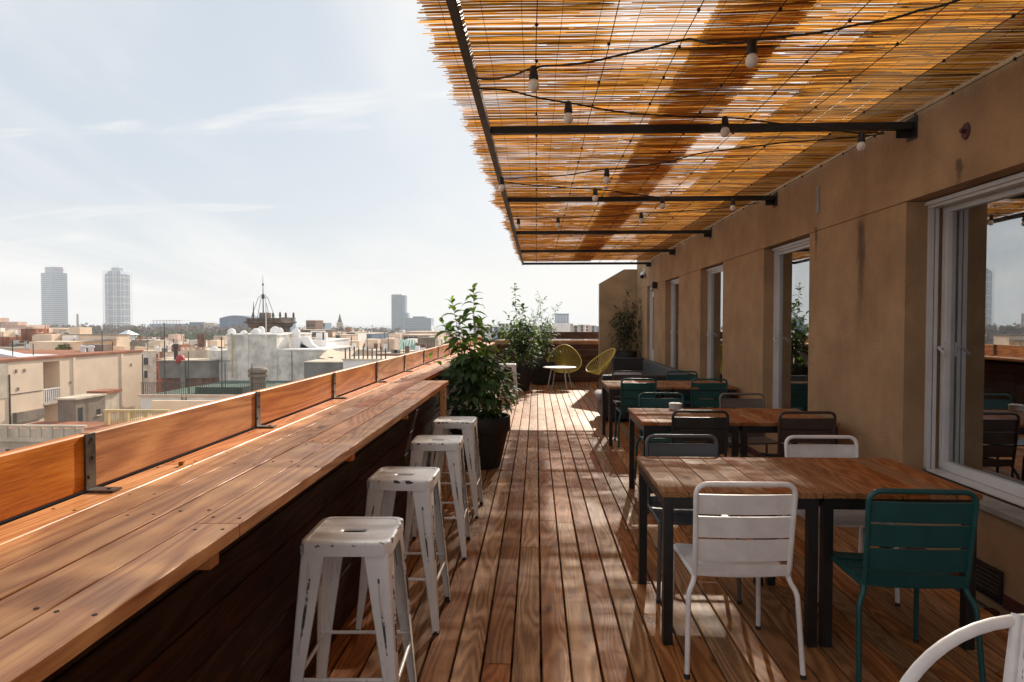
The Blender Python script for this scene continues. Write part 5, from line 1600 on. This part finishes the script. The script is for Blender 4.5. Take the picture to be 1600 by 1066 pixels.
def lattice_tower():
    p0, p1 = W(161, 426, Y=D), W(188, 426, Y=D)
    tw = base_thing('lattice_tower', 'blue glass hotel tower wrapped in a white steel lattice', 'tower', (p0.x + p1.x) / 2, D)
    xc = (p0.x + p1.x) / 2; hw = (p1.x - p0.x) / 2
    yc = D + hw
    def oc(h, z, ch=0.82): return [Vector((xc + h * a, yc + h * b, z)) for a, b in ((-ch, -1), (ch, -1), (1, -ch), (1, ch), (ch, 1), (-ch, 1), (-1, ch), (-1, -ch))]
    zt_ = p0.z - 4
    MB(tw.location).loft([oc(hw * 0.97, GZ), oc(hw * 0.97, zt_), oc(hw * 0.6, zt_ + 9)]).build('glass_shaft', C_BLUE, tw)
    MB(tw.location).loft([oc(hw * 0.45, zt_ + 9), oc(hw * 0.45, zt_ + 16)]).build('crown', C_BLUEL, tw)
    n = 30
    for i in range(n):
        z = -10 + (zt_ + 10) * i / n
        MB(tw.location).loft([oc(hw * 0.99, z), oc(hw * 0.99, z + 1.1)]).build('floor_band', C_BLUEL, tw)
    lev = [-12 + (zt_ + 20) * i / 9 for i in range(10)]
    cor = [(-1, -1), (-0.45, -1), (0.15, -1), (0.5, -1), (1, -1), (1, -0.4), (1, 0.4), (1, 1), (-1, 1), (-1, 0)]
    for cx_, cy_ in cor:
        MB(tw.location).tube([(xc + cx_ * hw * 1.03, yc + cy_ * hw * 1.03, GZ), (xc + cx_ * hw * 1.03, yc + cy_ * hw * 1.03, zt_ + 8)], 0.55, 4).build('column', C_SHEET, tw)
    for i in range(9):
        z0, z1 = lev[i], lev[i + 1]
        m = MB(tw.location)
        q = hw * 1.03
        m.tube([(xc - q, yc - q, z1), (xc + q, yc - q, z1)], 0.45, 4); m.tube([(xc + q, yc - q, z1), (xc + q, yc + q, z1)], 0.45, 4)
        m.build('ring_beam', C_SHEET, tw)
        for (xa, xb) in ((-1, -0.45), (0.15, 0.5)):
            zm = (z0 + z1) / 2
            m = MB(tw.location)
            for (s0, s1) in ((z0, zm), (zm, z1)):
                m.tube([(xc + xa * q, yc - q, s0), (xc + xb * q, yc - q, s1)], 0.4, 4); m.tube([(xc + xb * q, yc - q, s0), (xc + xa * q, yc - q, s1)], 0.4, 4)
            for (s0, s1) in ((z0, zm), (zm, z1)):
                m.tube([(xc + q, yc - q * 0.4, s0), (xc + q, yc + q * 0.4, s1)], 0.4, 4)
            m.build('cross_brace', C_SHEET, tw)
    zc = W(180, 414, Y=D).z
    m = MB(tw.location)
    for k in range(6):
        x = xc - hw * 0.4 + k * hw * 0.16
        m.tube([(x, yc - hw * .3, zt_ + 16), (x, yc - hw * .3, zc + (k % 2) * 2)], 0.4, 4)
    m.build('roof_mast', C_SHEET, tw)
lattice_tower()
q = W(121, 491, Y=1250)
st_ = base_thing('brick_chimney', 'lone brick factory chimney between the two towers', 'chimney', q.x, 1250)
MB(st_.location).lathe([(2.6, GZ), (1.7, q.z - 2), (2.0, q.z - 1.5), (2.0, q.z)], 12, (q.x, 1250, 0)).build('shaft', C_BRICK, st_, 40)
a, b = W(230, 500.5, Y=900), W(282, 500.5, Y=900)
sh = base_thing('white_frame_hall', 'long low white framed hall on the skyline beyond the park', 'building', a.x, 900)
cbox(sh, 'body', C_BLUEL, a.x + 2, W(335, 505, Y=900).x, 902, 930, GZ, W(250, 506, Y=900).z)
cbox(sh, 'roof_slab', C_SHEET, a.x + 6, b.x, 900, 930, a.z - 0.9, a.z)
for i in range(9):
    x = a.x + 8 + (b.x - a.x - 10) * i / 8
    cbox(sh, 'roof_strut', C_SHEET, x - 0.4, x + 0.4, 901, 901.8, W(250, 506, Y=900).z, a.z - 0.91)
cbox(sh, 'side_block', C_BLUE, W(296, 503, Y=896).x, W(318, 503, Y=896).x, 896, 901.9, GZ, W(300, 503.5, Y=896).z)
cbox(sh, 'end_block', C_STONE, W(318, 503, Y=895).x, W(335, 503, Y=895).x, 895, 901.9, GZ, W(325, 504.5, Y=895).z)
q0, q1 = W(343, 500, Y=780), W(392, 500, Y=780)
dm = base_thing('curved_roof_block', 'blue grey block with a curved roof behind the turret', 'building', q0.x, 780)
m = MB(dm.location)
prof = [Vector((q0.x + (q1.x - q0.x) * t, 0, W(343, 500, Y=780).z + (W(370, 493, Y=780).z - q0.z) * math.sin(math.pi * min(1, 0.12 + t * 0.75)))) for t in [i / 12 for i in range(13)]]
m.loft([[Vector((p.x, y, p.z)) for p in prof] + [Vector((q1.x, y, GZ)), Vector((q0.x, y, GZ))] for y in (780, 830)])
m.build('body', C_BLUE, dm)
cbox(dm, 'side_wing', C_BLUEL, q0.x - 6, q0.x - 0.1, 785, 820, GZ, W(340, 512, Y=780).z)
DG = 1150.0
a, mm_, b = W(611.5, 461, Y=DG), W(627, 461, Y=DG), W(633, 461, Y=DG)
gt2 = base_thing('glass_tower', 'slim blue green glass tower above the sea horizon', 'tower', a.x, DG)
MB(gt2.location).box(a.x, mm_.x, DG, DG + 18, GZ, a.z).build('glass_face', plain('tower_glass', (0.12, 0.22, 0.25), 0.12, 0.2, 0.03), gt2)
MB(gt2.location).box(mm_.x + 0.01, b.x, DG + 3, DG + 18, GZ, a.z - 0.5).build('pale_flank', C_BLUEL, gt2)
for i in range(22):
    z = GZ + 20 + (a.z - GZ - 22) * i / 22
    MB(gt2.location).box(a.x - 0.15, mm_.x + 0.0, DG - 0.2, DG - 0.01, z, z + 0.35).build('floor_line', C_BLUEL, gt2)
for i in range(5):
    x = a.x + (mm_.x - a.x) * (i + 0.5) / 5
    MB(gt2.location).box(x - 0.7, x + 0.7, DG + 4, DG + 8, a.z, a.z + 1.6).build('roof_unit', C_BLUE, gt2)
cbox(gt2, 'middle_block', C_BLUEL, b.x + 0.02, W(637, 489, Y=DG).x, DG + 2, DG + 18, GZ, W(636, 489, Y=DG).z)
q0, q1 = W(632, 497, Y=DG - 40), W(673.5, 496, Y=DG - 40)
lb = base_thing('low_glass_block', 'long low blue glass block at the foot of the slim tower', 'building', q0.x, DG - 40)
cbox(lb, 'body', plain('block_glass', (0.10, 0.17, 0.24), 0.15, 0.15, 0.03), q0.x, q1.x, DG - 40, DG - 10, GZ, q0.z)
cbox(lb, 'upper_storey', C_BLUE, q0.x + (q1.x - q0.x) * .3, q0.x + (q1.x - q0.x) * .75, DG - 38, DG - 12, q0.z, q0.z + 2.6)
for i in range(4): cbox(lb, 'floor_line', C_BLUEL, q0.x - 0.1, q1.x + 0.1, DG - 40.3, DG - 40.01, q0.z - 4 * i - 4, q0.z - 4 * i - 3.4)

# --- blocks seen over the far end of the deck
h, a, b = house('grey_high_block', 'grey ribbed high block above the far end counter', 868, 889, 490.5, 420, 20, C_BLUEL, [])
for i in range(9):
    x = a.x + (b.x - a.x) * (i + 0.5) / 9
    cbox(h, 'rib', C_SHEET, x - 0.18, x + 0.18, 419.6, 419.99, GZ, a.z - 1)
cbox(h, 'base_wing', C_WHITE, W(864, 505, Y=400).x, W(892, 505, Y=400).x, 400, 419, GZ, W(870, 505, Y=400).z)
ORD = ['leftmost', 'second', 'third', 'fourth', 'fifth', 'sixth', 'seventh', 'eighth', 'ninth', 'tenth', 'eleventh', 'twelfth', 'thirteenth', 'fourteenth', 'fifteenth', 'sixteenth', 'seventeenth', 'eighteenth', 'nineteenth', 'twentieth']
ORD += ['twenty-' + w for w in ('first', 'second', 'third', 'fourth', 'fifth', 'sixth', 'seventh', 'eighth', 'ninth')] + ['thirtieth'] + ['thirty-' + w for w in ('first', 'second', 'third', 'fourth', 'fifth', 'sixth', 'seventh', 'eighth', 'ninth')] + ['fortieth']
def ordinal(i): return ORD[0] if i == 0 else ORD[i] + ' from the left'
HUE = {}
def hue(m): return {'white_render': 'white', 'cream_render': 'cream', 'pinkish_render': 'pinkish', 'pale_stone': 'pale stone', 'weathered_white_render': 'stained white', 'grey_brown_render': 'brown', 'terracotta': 'terracotta', 'pale_blue_cladding': 'pale blue'}[m.name]
rngc = random.Random(77)
px = 740.0
k = 0
while px < 960:
    w_ = rngc.uniform(8, 17)
    py = rngc.uniform(505, 511)
    Y = rngc.uniform(300, 520)
    mt_ = rngc.choice((C_WHITE, C_BLUEL, C_STONE, C_PINK))
    house('skyline_house', f'{hue(mt_)} house, {ordinal(k)} in the skyline row above the far end counter', px, px + w_, py, Y, 15, mt_,
          [(px + w_ * (j + 0.5) / 3, py + 5 + 5 * i, 1.4, 1.8) for j in range(3) for i in range(2)], 'pale houses in the skyline row above the far end counter')
    px += w_ * rngc.uniform(0.8, 1.1); k += 1
# --- many rooftops between the white house and the shrub, and around the park edge
rngc = random.Random(5)
mats = [C_WHITE, C_CREAM, C_PINK, C_STONE, C_WEATHER, C_BROWN, C_CREAM, C_TERRA]
def roof_field(n, pxr, pyr, yr, label, group):
    for i, px in enumerate(sorted(rngc.uniform(*pxr) for _ in range(n))):
        Y = rngc.uniform(*yr)
        t = (Y - yr[0]) / (yr[1] - yr[0])
        py = pyr[1] + (pyr[0] - pyr[1]) * t + rngc.uniform(-3, 3)
        w_ = rngc.uniform(7, 14) * FPX / Y
        mat = rngc.choice(mats)
        nw = rngc.choice((2, 3, 4))
        h, a, b = house('rooftop_house', f'{hue(mat)} flat roofed house, {ordinal(i)} {label}', px, px + w_, py, Y, rngc.uniform(8, 14), mat,
                        [(px + w_ * (j + 0.5) / nw, py + (3.0 * FPX / Y) * (r + 1), rngc.uniform(0.8, 1.3), 1.7) for j in range(nw) for r in range(2)], group)
        if rngc.random() < 0.7:
            x = rngc.uniform(a.x + 1, max(a.x + 1.1, b.x - 2))
            cbox(h, 'stair_hut', rngc.choice(mats), x, x + rngc.uniform(2, 3.5), Y + 2, Y + 6, a.z, a.z + rngc.uniform(1.2, 2.6))
        for j in range(rngc.randint(3, 6)):
            x = rngc.uniform(a.x, b.x)
            if rngc.random() < 0.3:
                cbox(h, 'air_conditioner', rngc.choice((C_SHEET, C_GREY)), x - 0.5, x + 0.5, Y + 0.4, Y + 1.0, a.z, a.z + rngc.uniform(0.6, 1.0))
                continue
            if rngc.random() < 0.5: MB(h.location).tube([(x, Y + 1, a.z), (x, Y + 1, a.z + rngc.uniform(1.5, 4))], 0.06, 5).build('aerial', C_IRON, h)
            else: cbox(h, 'chimney', rngc.choice((C_BRICK, C_WHITE)), x - 0.35, x + 0.35, Y + 1, Y + 1.7, a.z, a.z + 1.4)
roof_field(32, (505, 592), (517, 552), (115, 430), 'around the narrow white house', 'rooftops around the narrow white house')
roof_field(30, (600, 700), (517, 546), (150, 430), 'around the copper roof hall', 'rooftops around the copper roof')
roof_field(14, (430, 520), (518, 532), (190, 430), 'behind the weathered white wall', 'rooftops behind the weathered white wall')
roof_field(16, (200, 330), (532, 560), (125, 210), 'of the low houses before the park', 'low houses before the park')
roof_field(10, (-70, 60), (520, 545), (110, 170), 'of those beside the apartment block', 'low houses at the left edge')
h, a, b = house('park_pavilion', 'low pinkish pavilion with a red roof inside the park', 205, 258, 528, 420, 14, C_PINK, [(212 + 8 * i, 533, 2, 2) for i in range(6)], cop=C_TERRA)
h, a, b = house('white_pavilion', 'small white pointed pavilion roof at the park edge', 186, 198, 524, 380, 10, C_WHITE)
MB(h.location).loft([[Vector((a.x - 1, 379, a.z + .17)), Vector((b.x + 1, 379, a.z + .17)), Vector((b.x + 1, 391, a.z + .17)), Vector((a.x - 1, 391, a.z + .17))], [Vector(((a.x + b.x) / 2 + s * .2, 385 + t * .2, a.z + 3)) for s, t in ((-1, -1), (1, -1), (1, 1), (-1, 1))]]).build('tent_roof', C_SHEET, h)

# --- trees
def foliage(name, c1, c2):
    t = NT(name)
    g = t.node('ShaderNodeNewGeometry')
    n = t.noise(t.coord(), 0.02, 4, 0.6)
    col = t.mix(t.range(t.math('ADD', t.math('MULTIPLY', g.outputs['Random Per Island'], 0.5), t.math('MULTIPLY', n, 0.7)), 0.3, 0.8), c1, c2)
    t.set(col, 0.8)
    t.b.inputs['Specular IOR Level'].default_value = 0.1
    return t.m
F_BARE = foliage('autumn_bare_foliage', (0.10, 0.075, 0.065), (0.19, 0.13, 0.10))
F_OCHRE = foliage('ochre_foliage', (0.16, 0.10, 0.04), (0.28, 0.17, 0.06))
F_GREEN = foliage('green_foliage', (0.05, 0.085, 0.035), (0.11, 0.15, 0.06))
F_DARK = foliage('dark_foliage', (0.025, 0.045, 0.030), (0.05, 0.075, 0.04))
def clump(V, Fc, c, r, h, n, rs):
    """leaf tufts scattered through an uneven crown"""
    d = rs.normal(size=(n, 3)); d /= np.linalg.norm(d, axis=1)[:, None]
    lob = 1 + 0.22 * np.sin(d[:, 0] * 5 + c[0]) * np.cos(d[:, 1] * 4 + c[1]) + rs.uniform(-.12, .06, n)
    p = d * lob[:, None] * (rs.uniform(0.55, 1.0, n) ** 0.5)[:, None] * np.array([r, r, h]) + np.array(c)
    s = r * 0.16
    for i in range(n):
        a, b = rs.normal(size=3), rs.normal(size=3)
        a = a / np.linalg.norm(a) * s; b = b / np.linalg.norm(b) * s
        o = len(V)
        V += [tuple(p[i] - a - b * .6), tuple(p[i] + a - b * .6), tuple(p[i] + a * .8 + b), tuple(p[i] - a * .8 + b)]
        Fc.append((o, o + 1, o + 2, o + 3))
def woodland(name, label, mat, spots, seed, n=70):
    rs = np.random.RandomState(seed)
    V, Fc = [], []
    for (x, y, r, zt_) in spots:
        hgt = (zt_ - GZ) * 0.5
        clump(V, Fc, (x, y, zt_ - hgt), r, hgt, n, rs)
    me = bpy.data.meshes.new(name); c = spots[0]
    me.from_pydata([(v[0] - c[0], v[1] - c[1], v[2] - GZ) for v in V], [], Fc)
    me.materials.append(mat)
    o = link(name, me, None, (c[0], c[1], GZ))
    tag(o, label, 'trees', kind='stuff')
rt = random.Random(9)
sp = []
for i in range(260):
    Y = rt.uniform(620, 880); px = rt.uniform(60, 470)
    q = W(px, 511 + rt.uniform(-2.0, 5) - (Y - 620) / 90, Y=Y); sp.append((q.x, Y, rt.uniform(6, 11), q.z))
for i in range(90):
    Y = rt.uniform(600, 900); px = rt.uniform(470, 620)
    q = W(px, 513 + rt.uniform(-2, 4), Y=Y); sp.append((q.x, Y, rt.uniform(5, 9), q.z))
for i in range(16):
    Y = rt.uniform(520, 600); px = rt.gauss(534, 9)
    q = W(px, 510 + abs(px - 534) * 0.18, Y=Y); sp.append((q.x, Y, rt.uniform(5, 8), q.z))
woodland('far_woodland', 'brownish grey bare park trees massed along the horizon', F_BARE, sp, 1)
sp = []
for i in range(110):
    Y = rt.uniform(430, 600); px = rt.uniform(200, 420)
    q = W(px, 522 + rt.uniform(-4, 6) - (Y - 430) / 40, Y=Y); sp.append((q.x, Y, rt.uniform(5, 9), q.z))
woodland('green_park', 'green park trees massed beyond the weathered building', F_GREEN, sp, 2)
sp = []
for i in range(110):
    Y = rt.uniform(230, 400); px = rt.uniform(195, 345)
    q = W(px, 538 + rt.uniform(-4, 6) - (Y - 230) / 22, Y=Y); sp.append((q.x, Y, rt.uniform(3.5, 6), q.z))
woodland('autumn_avenue', 'ochre autumn street trees massed behind the annex', F_OCHRE, sp, 3, 110)
def tree(name, label, px, py, Y, r, mat, seed, n=420, group=None):
    q = W(px, py, Y=Y)
    root = base_thing(name, label, 'tree', q.x, Y, GZ, group)
    rs = np.random.RandomState(seed)
    V, Fc = [], []
    H = q.z - GZ
    for j in range(5):
        clump(V, Fc, (rs.uniform(-.5, .5) * r, rs.uniform(-.5, .5) * r, H - r * rs.uniform(.6, 1.2)), r * .7, r * .6, n // 5, rs)
    me = bpy.data.meshes.new('crown'); me.from_pydata(V, [], Fc); me.materials.append(mat)
    link('crown', me, root)
    m = MB(); m.tube([(0, 0, 0), (0.2, 0, H * 0.5), (0, 0, H - r)], [0.5, 0.35, 0.2], 7)
    for j in range(4):
        a = j * 1.6
        m.tube([(0.1, 0, H * 0.5), (math.cos(a) * r * .5, math.sin(a) * r * .5, H - r * .8)], [0.2, 0.08], 5)
    m.build('trunk', C_BRICK, root)
tree('round_tree', 'dark round crowned tree in the middle of the park', 281, 526, 400, 8, F_DARK, 11)
tree('round_tree', 'smaller dark tree beside the pink park pavilion', 224, 527, 390, 5, F_DARK, 12)
tree('round_tree', 'small dark tree left of the broad round tree', 247, 531, 380, 4, F_DARK, 13)
tree('conifer_tree', 'blue grey pointed tree below the lattice tower', 145, 509, 640, 6, F_DARK, 14)
tree('round_tree', 'dark tree behind the small cowl of the weathered building', 346, 521, 430, 7, F_DARK, 15)
tree('terrace_bush', 'round yellow green bush on the flat cream hall', 102, 533, 111.5, 1.6, foliage('bush_foliage', (0.10, 0.11, 0.03), (0.20, 0.19, 0.05)), 16, 500)
for i in range(9):
    tree('palm_like_tree', f'thin palm like tree, {ordinal(i)} in the row before the sea', 575 + i * 4.4, 511.5 + rt.uniform(-1, 1), 950 + rt.uniform(-40, 40), 3.2, F_BARE, 40 + i, 60, 'thin trees in a row before the sea')

# ------------------------------------------------------------------ the air
hz = NT('haze_air')
hz.n.remove(hz.b)
pv = hz.node('ShaderNodeVolumePrincipled')
pv.inputs['Color'].default_value = (0.93, 0.955, 1.0, 1)
pv.inputs['Density'].default_value = 0.00026
pv.inputs['Anisotropy'].default_value = 0.0
hz.l.new(pv.outputs[0], hz.out.inputs['Volume'])
ho = MB().box(-39000, 39000, -500, 40000, GZ - 2.2, 165.0).build('haze', hz.m)
tag(ho, 'thin pale haze over the whole city', None, kind='stuff')
